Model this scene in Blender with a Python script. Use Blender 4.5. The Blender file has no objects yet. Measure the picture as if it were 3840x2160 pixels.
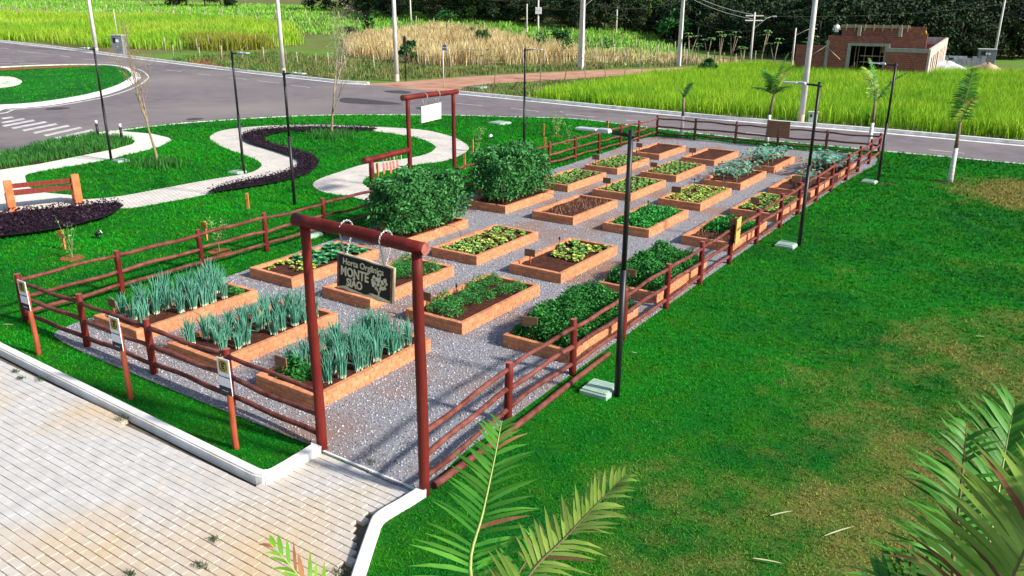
import bpy, bmesh, math, random
import numpy as np
from mathutils import Vector, Matrix
from mathutils.geometry import delaunay_2d_cdt
random.seed(7); rng = np.random.default_rng(11)
R = math.radians
scene = bpy.context.scene
COL = scene.collection

# ------------------------------------------------------------------ camera, world, sun, exposure
CAM_H = 5.514; PITCH = R(19.131); YAW = R(-33.712); ROLL = R(0.386); FPX = 3042.03
_fw = np.array([math.sin(YAW)*math.cos(PITCH), math.cos(YAW)*math.cos(PITCH), -math.sin(PITCH)])
_r0 = np.array([math.cos(YAW), -math.sin(YAW), 0.0]); _u0 = np.cross(_r0, _fw)
_r = _r0*math.cos(ROLL)+_u0*math.sin(ROLL); _u = -_r0*math.sin(ROLL)+_u0*math.cos(ROLL)
cam = bpy.data.cameras.new('camera'); camo = bpy.data.objects.new('camera', cam); COL.objects.link(camo)
m = Matrix(((_r[0], _u[0], -_fw[0], 0), (_r[1], _u[1], -_fw[1], 0), (_r[2], _u[2], -_fw[2], CAM_H), (0, 0, 0, 1)))
camo.matrix_world = m
cam.sensor_width = 36; cam.lens = FPX/3840*36; cam.clip_end = 2000; cam.clip_start = .05
scene.camera = camo
SUN_DIR = Vector((0.985, 0.14, 0.66)).normalized()      # towards the sun
world = bpy.data.worlds.new('World'); scene.world = world; world.use_nodes = True
wn = world.node_tree.nodes; wl = world.node_tree.links
bg = wn['Background']; sky = wn.new('ShaderNodeTexSky'); sky.sky_type = 'NISHITA'; sky.sun_disc = False
sky.sun_elevation = math.asin(SUN_DIR.z); sky.sun_rotation = math.atan2(SUN_DIR.x, SUN_DIR.y)
sky.air_density = 1.0; sky.dust_density = 1.5; sky.ozone_density = 1.0
wl.new(sky.outputs[0], bg.inputs[0]); bg.inputs[1].default_value = 0.10
sl = bpy.data.lights.new('sun', 'SUN'); sl.energy = 4.2; sl.angle = R(4); sl.color = (1.0, .93, .84)
so = bpy.data.objects.new('sun', sl); COL.objects.link(so); so.rotation_euler = SUN_DIR.to_track_quat('Z', 'Y').to_euler()
vs = scene.view_settings; vs.view_transform = 'Standard'; vs.look = 'None'; vs.gamma = 1; vs.use_curve_mapping = False
vs.exposure = 0.78

# ------------------------------------------------------------------ terrain and pixel -> place
def sstep(a, b, t):
    t = np.clip((t-a)/(b-a), 0, 1); return t*t*(3-2*t)
def soft(t, w=24.0):
    t = np.maximum(t, 0); return np.where(t < w, t*t/(2*w), t-w/2)
def hgt(x, y):
    d = -.555*x+.832*y; e = .832*x+.555*y; a = e/np.maximum(d, 1.0)
    return .046*(1-sstep(.08, .24, a))*soft(d-66)+.17*soft(d-118)*sstep(-.22, -.02, a)
K = 3840/2576
def ray(px, py):
    v = _fw*FPX+_r*(px*K-1920)-_u*(py*K-1080); return v/np.linalg.norm(v)
def at(px, py, z=None):
    """point of the photograph (2576 px wide) -> place on the terrain, or on the level z"""
    v = ray(px, py)
    if z is not None:
        t = (z-CAM_H)/v[2]; return Vector((v[0]*t, v[1]*t, z))
    t = -CAM_H/v[2] if v[2] < -1e-4 else 1e9
    hz = math.hypot(v[0], v[1])
    if t*hz < 64: return Vector((v[0]*t, v[1]*t, 0))
    t = 50.0
    while t < 700:
        if CAM_H+v[2]*t <= float(hgt(v[0]*t, v[1]*t)): break
        t += .5
    return Vector((v[0]*t, v[1]*t, float(hgt(v[0]*t, v[1]*t))))
def ony(px, py, y):            # where the sight line meets the upright plane y = const
    v = ray(px, py); t = y/v[1]; return Vector((v[0]*t, y, CAM_H+v[2]*t))
def onx(px, py, x):
    v = ray(px, py); t = x/v[0]; return Vector((x, v[1]*t, CAM_H+v[2]*t))
def rng_pt(px, py, rr):
    v = ray(px, py)*rr; return Vector((v[0], v[1], CAM_H+v[2]))
def proj(x, y, z):
    q = np.array([x, y, z-CAM_H]); c = q@_fw
    return (1920+FPX*(q@_r)/c)/K, (1080-FPX*(q@_u)/c)/K
def inview(P, mx=.12, my=.10):
    P = np.asarray(P, float); q = P-np.array([0, 0, CAM_H]); c = q@_fw
    u = FPX*(q@_r)/c/1920; v = FPX*(q@_u)/c/1080
    return (c > .5) & (abs(u) < 1+mx) & (abs(v) < 1+my)
def wp(lst): return [tuple(at(*p)[:2]) for p in lst]
def inpoly(P, poly):
    P = np.asarray(P); x, y = P[:, 0], P[:, 1]; res = np.zeros(len(P), bool); n = len(poly)
    for i in range(n):
        x1, y1 = poly[i]; x2, y2 = poly[(i+1) % n]
        c = ((y1 > y) != (y2 > y))
        with np.errstate(divide='ignore', invalid='ignore'):
            res ^= c & (x < (x2-x1)*(y-y1)/((y2-y1) if y2 != y1 else 1e-12)+x1)
    return res
def smooth(pts, n=6, closed=False):
    P = [np.array(p, float) for p in pts]; out = []; N = len(P)
    rngi = range(N if closed else N-1)
    for i in rngi:
        p0 = P[i-1] if (closed or i > 0) else 2*P[0]-P[1]
        p1 = P[i]; p2 = P[(i+1) % N]; p3 = P[(i+2) % N] if (closed or i+2 < N) else 2*P[-1]-P[-2]
        for k in range(n):
            t = k/n
            out.append(.5*((2*p1)+(-p0+p2)*t+(2*p0-5*p1+4*p2-p3)*t*t+(-p0+3*p1-3*p2+p3)*t**3))
    if not closed: out.append(P[-1])
    return [tuple(o) for o in out]

# ------------------------------------------------------------------ materials
def _nodes(mt): return mt.node_tree.nodes, mt.node_tree.links
MATS = {}
def M(name, c1, c2=None, sc=8.0, rough=.75, bump=0.0, bsc=None, rnd=0.0, c3=None, sc3=.6, world=False, det=4.0, metal=0.0, island=0.0, spec=.25, stretch=None, lo=.35, hi=.65, trans=0.0, lo3=.45, hi3=.7):
    mt = bpy.data.materials.new(name); mt.use_nodes = True; N, L = _nodes(mt)
    b = N['Principled BSDF']; b.inputs['Roughness'].default_value = rough; b.inputs['Metallic'].default_value = metal
    b.inputs['Specular IOR Level'].default_value = spec
    if world:
        co = N.new('ShaderNodeNewGeometry').outputs['Position']
    else:
        co = N.new('ShaderNodeTexCoord').outputs['Object']
    if stretch:
        mp = N.new('ShaderNodeMapping'); mp.inputs['Scale'].default_value = stretch; L.new(co, mp.inputs['Vector']); co = mp.outputs[0]
    if rnd and not world:
        oi = N.new('ShaderNodeObjectInfo'); ad = N.new('ShaderNodeVectorMath'); ad.operation = 'ADD'
        ml = N.new('ShaderNodeMath'); ml.operation = 'MULTIPLY'; ml.inputs[1].default_value = 37.0
        L.new(oi.outputs['Random'], ml.inputs[0]); L.new(co, ad.inputs[0]); L.new(ml.outputs[0], ad.inputs[1]); co = ad.outputs[0]
    def noise(s, d=det):
        n = N.new('ShaderNodeTexNoise'); n.inputs['Scale'].default_value = s; n.inputs['Detail'].default_value = d; L.new(co, n.inputs['Vector']); return n
    def ramp(o, a, bb):
        r = N.new('ShaderNodeMapRange'); r.inputs['From Min'].default_value = a; r.inputs['From Max'].default_value = bb; L.new(o, r.inputs[0]); return r.outputs[0]
    def mix(fac, a, bb):
        x = N.new('ShaderNodeMix'); x.data_type = 'RGBA'; L.new(fac, x.inputs[0])
        for i, v in ((6, a), (7, bb)):
            if hasattr(v, 'links') or hasattr(v, 'is_linked'): L.new(v, x.inputs[i])
            else: x.inputs[i].default_value = (*v, 1)
        return x.outputs[2]
    col = None
    if c2 is not None:
        col = mix(ramp(noise(sc).outputs[0], lo, hi), c1, c2)
    if c3 is not None:
        col = mix(ramp(noise(sc3).outputs[0], lo3, hi3), col if col is not None else c1, c3)
    if rnd or island:
        hv = N.new('ShaderNodeHueSaturation')
        if island: src = N.new('ShaderNodeNewGeometry').outputs['Random Per Island']
        else: src = N.new('ShaderNodeObjectInfo').outputs['Random']
        r = N.new('ShaderNodeMapRange'); a = rnd or island
        r.inputs['To Min'].default_value = 1-a; r.inputs['To Max'].default_value = 1+a; L.new(src, r.inputs[0]); L.new(r.outputs[0], hv.inputs['Value'])
        if col is None: hv.inputs['Color'].default_value = (*c1, 1)
        else: L.new(col, hv.inputs['Color'])
        col = hv.outputs[0]
    if col is None: b.inputs['Base Color'].default_value = (*c1, 1)
    else: L.new(col, b.inputs['Base Color'])
    if bump:
        bp = N.new('ShaderNodeBump'); bp.inputs['Strength'].default_value = bump; bp.inputs['Distance'].default_value = .02
        L.new(noise(bsc or sc*3, 6).outputs[0], bp.inputs['Height']); L.new(bp.outputs[0], b.inputs['Normal'])
    if trans:
        tr = N.new('ShaderNodeBsdfTranslucent'); ms = N.new('ShaderNodeMixShader'); ms.inputs[0].default_value = trans
        if col is None: tr.inputs[0].default_value = (*c1, 1)
        else: L.new(col, tr.inputs[0])
        out = N['Material Output']; L.new(b.outputs[0], ms.inputs[1]); L.new(tr.outputs[0], ms.inputs[2]); L.new(ms.outputs[0], out.inputs[0])
    MATS[name] = mt; return mt

def lawn_material(name, blades):
    mt = bpy.data.materials.new(name); mt.use_nodes = True; N, L = _nodes(mt); b = N['Principled BSDF']
    b.inputs['Roughness'].default_value = .8; b.inputs['Specular IOR Level'].default_value = .1
    pos = N.new('ShaderNodeNewGeometry').outputs['Position']; sx = N.new('ShaderNodeSeparateXYZ'); L.new(pos, sx.inputs[0])
    fl = N.new('ShaderNodeVectorMath'); fl.operation = 'MULTIPLY'; fl.inputs[1].default_value = (1, 1, 0); L.new(pos, fl.inputs[0])
    def noise(s, d):
        n = N.new('ShaderNodeTexNoise'); n.inputs['Scale'].default_value = s; n.inputs['Detail'].default_value = d; n.inputs['Roughness'].default_value = .6
        L.new(fl.outputs[0], n.inputs['Vector']); return n.outputs[0]
    def mr(o, a, bb, c=0, d=1, typ='SMOOTHSTEP'):
        r = N.new('ShaderNodeMapRange'); r.interpolation_type = typ
        for i, v in zip((1, 2, 3, 4), (a, bb, c, d)): r.inputs[i].default_value = v
        L.new(o, r.inputs[0]); return r.outputs[0]
    def ma(op, a, bb):
        x = N.new('ShaderNodeMath'); x.operation = op
        for i, v in ((0, a), (1, bb)):
            if isinstance(v, (int, float)): x.inputs[i].default_value = v
            else: L.new(v, x.inputs[i])
        return x.outputs[0]
    def mix(f, a, bb):
        x = N.new('ShaderNodeMix'); x.data_type = 'RGBA'
        L.new(f, x.inputs[0])
        for i, v in ((6, a), (7, bb)):
            if isinstance(v, tuple): x.inputs[i].default_value = (*v, 1)
            else: L.new(v, x.inputs[i])
        return x.outputs[2]
    # worn turf: drier towards the right, where people cut across, and round the far palm
    bx = mr(sx.outputs[0], -5.2, 2.0, 0, 1, 'LINEAR'); by = mr(sx.outputs[1], 26, 9, 0, 1, 'LINEAR')
    bias = ma('MULTIPLY', bx, by)
    bx2 = mr(sx.outputs[0], -3.6, -1.0, 0, 1, 'LINEAR'); by2 = ma('MULTIPLY', mr(sx.outputs[1], 26, 29, 0, 1), mr(sx.outputs[1], 34, 31.5, 0, 1))
    bias2 = ma('MULTIPLY', ma('MULTIPLY', bx2, by2), .45)
    bias = ma('ADD', ma('MULTIPLY', bias, .5), bias2)
    n1 = noise(.45, 5); n2 = noise(2.2, 4)
    dry = mr(ma('ADD', ma('ADD', ma('MULTIPLY', n1, .62), ma('MULTIPLY', n2, .38)), bias), .60, .92)
    lush = mr(noise(.22, 3), .35, .68)
    g = mix(lush, LAWN_A, LAWN_B)
    g = mix(mr(noise(1.3, 4), .4, .7), g, LAWN_C)
    c = mix(dry, g, LAWN_DRY)
    hv = N.new('ShaderNodeHueSaturation'); L.new(c, hv.inputs['Color'])
    if blades:
        rp = N.new('ShaderNodeNewGeometry').outputs['Random Per Island']
        L.new(mr(rp, 0, 1, .35, 1.9, 'LINEAR'), hv.inputs['Value'])
    else:
        L.new(mr(noise(26, 3), .3, .7, .3, .9, 'LINEAR'), hv.inputs['Value'])
        bp = N.new('ShaderNodeBump'); bp.inputs['Strength'].default_value = .7; bp.inputs['Distance'].default_value = .03
        L.new(noise(30, 4), bp.inputs['Height']); L.new(bp.outputs[0], b.inputs['Normal'])
    L.new(hv.outputs[0], b.inputs['Base Color'])
    return mt
LAWN_A = (.006, .145, .010); LAWN_B = (.010, .25, .008); LAWN_C = (.024, .20, .006); LAWN_DRY = (.24, .22, .055)
M_lawn = lawn_material('turf', False); M_blade = lawn_material('turf_blade', True)
M_asphalt = M('asphalt', (.135, .118, .128), (.175, .155, .160), sc=1.2, rough=.9, bump=.25, bsc=60, c3=(.235, .205, .19), sc3=.11, world=True, lo3=.42, hi3=.72)
M_patch = M('fresh_asphalt', (.045, .04, .045), (.07, .062, .066), sc=3, rough=.9, world=True, bump=.3, bsc=60)
M_white = M('white_paint', (.80, .79, .76), (.62, .60, .56), sc=3.0, rough=.7, world=True, c3=(.45, .40, .34), sc3=1.4, lo3=.62, hi3=.85, bump=.15, bsc=30)
M_road_paint = M('road_paint', (.62, .60, .58), (.42, .40, .40), sc=2.5, rough=.8, world=True)
M_dirt = M('red_dirt', (.36, .17, .10), (.46, .27, .19), sc=.7, rough=.95, world=True, bump=.4, bsc=8)
M_redsoil = M('red_soil', (.22, .05, .02), (.30, .09, .04), sc=1.5, rough=.95, world=True, bump=.5, bsc=8)
M_field = M('field_ground', (.10, .10, .03), (.17, .13, .06), sc=.5, rough=.95, world=True, c3=(.10, .21, .02), sc3=.06, bump=.6, bsc=5, lo3=.40, hi3=.58)
M_soil = M('garden_soil', (.045, .013, .007), (.085, .026, .013), sc=9, rough=.95, bump=1.0, bsc=26, world=True)
M_gravel = M('gravel_bed', (.19, .19, .21), (.31, .31, .335), sc=26, rough=.95, bump=1.0, bsc=55, c3=(.27, .165, .12), sc3=.55, world=True, lo3=.47, hi3=.68)
M_pebble = M('pebble', (.33, .335, .365), rough=.9, island=.7)
M_brick = M('clay_brick', (.50, .185, .085), (.60, .26, .13), sc=14, rough=.85, bump=.25, bsc=60, rnd=.16)
M_mortar = M('mortar', (.42, .24, .15), (.34, .18, .11), sc=20, rough=.95, bump=.3)
M_paver = M('concrete_paver', (.46, .45, .43), (.55, .54, .52), sc=5, rough=.85, world=True, c3=(.56, .38, .17), sc3=.4, bump=.3, bsc=70, lo3=.47, hi3=.78)
M_joint = M('paver_joint', (.10, .085, .06), (.16, .13, .09), sc=9, rough=.95, world=True)
M_plaza = M('pale_gravel', (.62, .58, .50), (.74, .71, .64), sc=18, rough=.95, bump=.6, bsc=45, world=True)
M_red = M('red_wood_stain', (.100, .007, .005), (.155, .018, .012), sc=5, rough=.62, bump=.35, bsc=24, rnd=.12, stretch=(1, 1, .22))
M_rail = M('weathered_rail', (.105, .022, .016), (.19, .065, .05), sc=6, rough=.75, bump=.4, bsc=24, rnd=.16)
M_farrail = M('shaded_rail', (.10, .035, .024), (.16, .065, .05), sc=6, rough=.8, bump=.4, bsc=24, rnd=.16)
M_endwood = M('cut_wood_end', (.36, .13, .10), (.24, .07, .05), sc=14, rough=.85)
M_black = M('black_metal', (.012, .012, .013), rough=.45, spec=.4)
M_led = M('grey_cast_metal', (.52, .55, .58), (.42, .45, .48), sc=9, rough=.4, spec=.5)
M_cover = M('pale_green_cover', (.36, .50, .40), (.28, .42, .33), sc=6, rough=.8, bump=.3, bsc=50, rnd=.08)
M_conc = M('pole_concrete', (.60, .59, .57), (.50, .48, .45), sc=2, rough=.9, bump=.2, bsc=20, rnd=.06)
M_conc_red = M('stained_concrete', (.58, .40, .30), (.55, .50, .45), sc=2, rough=.9)
M_wire = M('cable', (.03, .03, .03), rough=.6)
M_wirelt = M('bright_cable', (.4, .42, .42), rough=.5)
# ------------------------------------------------------------------ mesh helpers
def link(o, parent=None):
    COL.objects.link(o)
    if parent is not None: o.parent = parent
    return o
def tag(o, label=None, cat=None, group=None, kind=None):
    if label: o['label'] = label
    if cat: o['category'] = cat
    if group: o['group'] = group
    if kind: o['kind'] = kind
    return o
def empty(name, loc, rz=0, label=None, cat=None, group=None):
    o = bpy.data.objects.new(name, None); o.empty_display_size = .1; o.location = loc; o.rotation_euler = (0, 0, rz); link(o)
    return tag(o, label, cat, group)
def put(name, me, parent=None, loc=None, rot=None, sc=None):
    o = bpy.data.objects.new(name, me); link(o, parent)
    if loc is not None: o.location = loc
    if rot is not None: o.rotation_euler = rot
    if sc is not None: o.scale = sc if hasattr(sc, '__len__') else (sc, sc, sc)
    return o
def np_mesh(name, V, F, mat, smooth_=False, midx=None):
    """V (n,3), F (m,k) with k = 3 or 4"""
    me = bpy.data.meshes.new(name); V = np.asarray(V, np.float32); F = np.asarray(F, np.int32)
    me.vertices.add(len(V)); me.vertices.foreach_set('co', V.ravel())
    k = F.shape[1]; me.loops.add(F.size); me.loops.foreach_set('vertex_index', F.ravel())
    me.polygons.add(len(F)); me.polygons.foreach_set('loop_start', np.arange(0, F.size, k, dtype=np.int32))
    try: me.polygons.foreach_set('loop_total', np.full(len(F), k, np.int32))
    except Exception: pass
    for mm in (mat if isinstance(mat, (list, tuple)) else [mat]): me.materials.append(mm)
    if midx is not None: me.polygons.foreach_set('material_index', np.asarray(midx, np.int32))
    if smooth_: me.polygons.foreach_set('use_smooth', np.ones(len(F), bool))
    me.update(calc_edges=True); me.validate(); return me
class MB:
    def __init__(s): s.v = []; s.f = []; s.m = []; s.cur = 0; s.sm = []
    def add(s, V, F, smooth=False):
        b = len(s.v); s.v += [tuple(v) for v in V]
        for f in F: s.f.append(tuple(i+b for i in f)); s.m.append(s.cur); s.sm.append(smooth)
        return s
    def box(s, c, h, M3=None, taper=None):
        c = Vector(c); V = []
        for z in (-1, 1):
            t = 1.0 if (taper is None or z < 0) else taper
            for x, y in ((-1, -1), (1, -1), (1, 1), (-1, 1)):
                p = Vector((x*h[0]*t, y*h[1]*t, z*h[2]))
                V.append(c+(M3 @ p if M3 is not None else p))
        return s.add(V, [(3, 2, 1, 0), (4, 5, 6, 7), (0, 1, 5, 4), (1, 2, 6, 5), (2, 3, 7, 6), (3, 0, 4, 7)])
    def tube(s, pts, rad, n=8, cap=True, wob=0.0, rr=None):
        rr = rr or random; P = [Vector(p) for p in pts]; k = len(P)
        rad = rad if hasattr(rad, '__len__') else [rad]*k
        V = []; up = None
        for i, p in enumerate(P):
            t = (P[min(i+1, k-1)]-P[max(i-1, 0)]).normalized()
            if up is None:
                up = Vector((0, 0, 1)) if abs(t.z) < .9 else Vector((1, 0, 0))
            a = t.cross(up).normalized(); b = a.cross(t).normalized(); up = b
            for j in range(n):
                th = 2*math.pi*j/n; r = rad[i]*(1+(rr.uniform(-wob, wob) if wob else 0))
                V.append(p+a*math.cos(th)*r+b*math.sin(th)*r)
        F = [(i*n+j, i*n+(j+1) % n, (i+1)*n+(j+1) % n, (i+1)*n+j) for i in range(k-1) for j in range(n)]
        s.add(V, F, True)
        if cap:
            b0 = len(s.v)-k*n
            s.f.append(tuple(b0+n-1-j for j in range(n))); s.f.append(tuple(b0+(k-1)*n+j for j in range(n)))
            s.m += [s.cur]*2; s.sm += [False]*2
        return s
    def prism(s, poly, z0, z1):
        n = len(poly); V = [(x, y, z0) for x, y in poly]+[(x, y, z1) for x, y in poly]
        F = [tuple(range(n-1, -1, -1)), tuple(range(n, 2*n))]+[(i, (i+1) % n, n+(i+1) % n, n+i) for i in range(n)]
        return s.add(V, F)
    def mesh(s, name, mats):
        me = bpy.data.meshes.new(name); me.from_pydata(s.v, [], s.f)
        for mm in (mats if isinstance(mats, (list, tuple)) else [mats]): me.materials.append(mm)
        me.polygons.foreach_set('material_index', s.m); me.polygons.foreach_set('use_smooth', s.sm); me.update(); return me
    def build(s, name, mats, parent=None, **k): return put(name, s.mesh(name, mats), parent, **k)
def bevel_mesh(me, w, seg=1):
    bm = bmesh.new(); bm.from_mesh(me); bmesh.ops.bevel(bm, geom=bm.edges[:], offset=w, segments=seg, affect='EDGES', clamp_overlap=True)
    bm.to_mesh(me); bm.free(); me.update(); return me
def copy_tree(o, parent=None):
    c = o.copy(); COL.objects.link(c); c.parent = parent
    for ch in list(o.children): copy_tree(ch, c)
    return c
def sheet(name, poly, dz, mat, step=None, terrain=True, **kw):
    """flat or terrain-following sheet with a given outline (world xy)"""
    poly = [Vector(p) for p in poly]; V = list(poly); n = len(V)
    if step:
        xs = [p.x for p in poly]; ys = [p.y for p in poly]
        gx, gy = np.meshgrid(np.arange(min(xs), max(xs), step), np.arange(min(ys), max(ys), step))
        G = np.stack([gx.ravel(), gy.ravel()], 1); G = G[inpoly(G, [tuple(p) for p in poly])]
        V += [Vector(g) for g in G]
    r = delaunay_2d_cdt(V, [], [list(range(n))], 1, 1e-4)
    P = np.array([tuple(v) for v in r[0]]); z = (hgt(P[:, 0], P[:, 1]) if terrain else 0)+dz
    W = np.column_stack([P, np.broadcast_to(z, len(P))]); F = []
    for f in r[2]:
        a, b, c = [r[0][i] for i in f[:3]]
        F.append(f[:3] if (b-a).cross(c-a) > 0 else f[:3][::-1])
    o = put(name, np_mesh(name, W, F, mat)); return tag(o, **kw)
def strip(mb, pts, w, z0, z1, closed=False, terrain=True, side=0.0):
    """kerb-like band along a polyline; side shifts it left(+)/right(-)"""
    P = [Vector((p[0], p[1])) for p in pts]; n = len(P); A = []; B = []
    for i, p in enumerate(P):
        if closed: t0 = (p-P[i-1]).normalized(); t1 = (P[(i+1) % n]-p).normalized()
        else: t0 = (p-P[i-1]).normalized() if i else (P[1]-p).normalized(); t1 = (P[i+1]-p).normalized() if i < n-1 else t0
        t = (t0+t1).normalized(); nn = Vector((-t.y, t.x)); k = 1/max(.4, nn.dot(Vector((-t0.y, t0.x))))
        A.append(p+nn*(side+w/2)*k); B.append(p+nn*(side-w/2)*k)
    V = []
    for a, b in zip(A, B):
        h = float(hgt(a.x, a.y)) if terrain else 0
        V += [(a.x, a.y, h+z0), (a.x, a.y, h+z1), (b.x, b.y, h+z1), (b.x, b.y, h+z0)]
    F = []; m_ = n if closed else n-1
    for i in range(m_):
        q = i*4; r_ = ((i+1) % n)*4
        F += [(q+1, q, r_, r_+1)[::-1], (q+2, q+1, r_+1, r_+2)[::-1], (q+3, q+2, r_+2, r_+3)[::-1]]
    if not closed: F += [(0, 1, 2, 3), ((n-1)*4+3, (n-1)*4+2, (n-1)*4+1, (n-1)*4)]
    mb.add(V, F); return mb
# blades: each a bent triangle pair; returns V,F for N blades rooted at P
def blades(P, hmin, hmax, w, lean=.5, seed=0, segs=1):
    g = np.random.default_rng(seed); n = len(P); th = g.uniform(0, 2*np.pi, n); h = g.uniform(hmin, hmax, n)
    a = g.uniform(0, 2*np.pi, n); l = g.uniform(.1, 1, n)*lean*h
    s = np.stack([np.cos(th), np.sin(th), np.zeros(n)], 1)*(w*g.uniform(.6, 1.2, n))[:, None]/2
    tip = P+np.stack([np.cos(a)*l, np.sin(a)*l, h], 1)
    if segs == 1:
        V = np.stack([P-s, P+s, tip], 1).reshape(-1, 3); F = np.arange(3*n).reshape(-1, 3)
    else:
        mid = P+np.stack([np.cos(a)*l*.3, np.sin(a)*l*.3, h*.62], 1)
        V = np.stack([P-s, P+s, mid+s*.8, mid-s*.8, tip], 1).reshape(-1, 3); b = np.arange(n)*5
        F = np.concatenate([np.stack([b, b+1, b+2], 1), np.stack([b, b+2, b+3], 1), np.stack([b+3, b+2, b+4], 1)])
    return V, F
def tufts(C, per, spread, seed=1):
    g = np.random.default_rng(seed); n = len(C)
    off = g.normal(0, spread, (n, per, 3)); off[:, :, 2] = 0
    return (C[:, None, :]+off).reshape(-1, 3)
def sample(poly, dens, seed=0, view=True, excl=(), mx=.12):
    poly = np.array(poly); g = np.random.default_rng(seed); lo = poly.min(0); hi = poly.max(0)
    n = int((hi[0]-lo[0])*(hi[1]-lo[1])*dens); out = []
    for i in range(0, n, 400000):
        k = min(400000, n-i); P = g.uniform(lo, hi, (k, 2))
        if view: P = P[inview(np.column_stack([P, np.zeros(k)]), mx)]
        P = P[inpoly(P, [tuple(p) for p in poly])]
        for e in excl: P = P[~inpoly(P, e)]
        out.append(P)
    P = np.concatenate(out); return P
def quads_leaf(C, L, W, N=None, seed=0, droop=0.0):
    """small leaf quads (diamond shaped) at C, length L, width W, random orientation around up-ish normal"""
    g = np.random.default_rng(seed); n = len(C)
    d = g.normal(0, 1, (n, 3)); d[:, 2] = d[:, 2]*.6-droop; d /= np.linalg.norm(d, axis=1)[:, None]
    u = g.normal(0, 1, (n, 3)); s = np.cross(d, u); s /= np.linalg.norm(s, axis=1)[:, None]
    l = (L*g.uniform(.6, 1.3, n))[:, None]; w = (W*g.uniform(.6, 1.3, n))[:, None]
    V = np.stack([C, C+d*l*.5+s*w*.5, C+d*l, C+d*l*.5-s*w*.5], 1).reshape(-1, 3)
    F = np.arange(4*n).reshape(-1, 4); return V, F

# ------------------------------------------------------------------ the ground
dd = np.concatenate([np.arange(-14, 60, 6.0), np.arange(60, 200, 3.0), np.arange(200, 460, 10.0)])
ee = np.linspace(-1, 1, 90); V = []
for d in dd:
    wv = 45+.95*max(d, 0)
    e = ee*wv; x = .832*e-.555*d; y = .555*e+.832*d
    V.append(np.column_stack([x, y, hgt(x, y)-.14]))
V = np.concatenate(V); n = len(ee); F = [(i*n+j, i*n+j+1, (i+1)*n+j+1, (i+1)*n+j) for i in range(len(dd)-1) for j in range(n-1)]
tag(put('ground', np_mesh('ground', V, F, M_field, True)), 'rough field ground rising to the wooded hill behind', 'ground', kind='structure')

near_edge_px = [(-60, 408), (0, 390), (53, 377), (113, 358), (167, 348), (233, 336), (300, 328), (380, 318), (470, 309), (600, 300), (720, 293), (859, 289), (1019, 289), (1140, 290), (1245, 293), (1405, 297), (1490, 303), (1572, 314), (1717, 331), (1857, 347), (1950, 355), (2217, 380), (2404, 397), (2576, 413), (2700, 424)]
near_edge = smooth(wp(near_edge_px), 4)
far_L_px = [(-80, 95), (0, 103), (120, 117), (247, 133), (437, 157), (683, 187), (790, 199), (859, 206), (925, 209)]
far_R_px = [(1135, 230), (1300, 246), (1500, 266), (1717, 287), (1950, 307), (2217, 328), (2576, 360), (2760, 375)]
far_L = smooth(wp(far_L_px), 4); far_R = smooth(wp(far_R_px), 3)
road = near_edge+far_R[::-1]+far_L[::-1]
sheet('road', road, -.10, M_asphalt, step=4.0, kind='structure', label='grey asphalt road curving past the garden', cat='road')
dirt_px = [(925, 209), (1000, 203), (1149, 192), (1300, 184), (1459, 176), (1600, 171), (1717, 167), (1850, 160), (1850, 167), (1717, 177), (1570, 187), (1425, 196), (1242, 207), (1165, 216), (1135, 230)]
dirt = smooth(wp(dirt_px), 3, True)
sheet('dirt_road', dirt, -.115, M_dirt, step=3.0, kind='structure', label='pale red dirt road leading away between the fields', cat='dirt road')
# lawn
CURB_L = [(-40, 6.4), (-14.13, 5.66), (-7.27, 5.49)]
lawn = near_edge+[(16, 38), (16, -4), (-3.2, -4), (-4.6, 4.15), (-5.06, 4.89), (-5.54, 5.61), (-5.49, 6.36), (-7.27, 6.36), (-7.27, 5.49), (-14.13, 5.66), (-40, 6.4), (-75, 8)]
sheet('lawn', lawn, 0.0, M_lawn, terrain=False, kind='structure', label='green lawn around the fenced vegetable garden', cat='lawn')
# paved S-shaped path, plaza, second path
path_o = [(200, 503), (300, 494), (420, 472), (540, 450), (620, 437), (650, 425), (658, 413), (640, 400), (600, 385), (560, 370), (530, 352), (532, 340), (560, 328), (620, 320), (700, 315.5), (780, 314), (859, 315), (1002, 322), (1072, 328), (1135, 343), (1169, 360), (1180, 372), (1172, 383), (1149, 396), (1108, 407), (1049, 415), (994, 426), (942, 437), (916, 453), (914, 464), (936, 474)]
path_e = [(965, 480), (950, 505), (935, 509)]
path_i = [(872, 492), (835, 488), (800, 478), (787, 463), (807, 449), (859, 431), (919, 413), (1015, 400), (1072, 388), (1095, 373), (1089, 363), (1055, 348), (992, 337), (939, 330), (860, 328), (767, 327), (690, 331), (640, 342), (632, 352), (650, 364), (700, 380), (750, 395), (772, 409), (765, 424), (725, 441), (660, 456), (600, 468), (547, 480), (527, 488), (430, 507), (330, 524), (295, 524), (206, 529)]
PATH = smooth(wp(path_o), 3)+wp(path_e)+smooth(wp(path_i), 3)
plaza_px = [(206, 529), (88, 541), (0, 551), (-70, 558), (-70, 445), (0, 428), (100, 413), (200, 393), (283, 377), (333, 363), (341, 355), (320, 347), (253, 340), (243, 336), (300, 330), (383, 337), (425, 347), (433, 354), (400, 370), (350, 383), (283, 400), (200, 415), (73, 437), (63, 443), (66, 456), (71, 470), (100, 484), (206, 494)]
PLAZA = wp(plaza_px)
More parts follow.
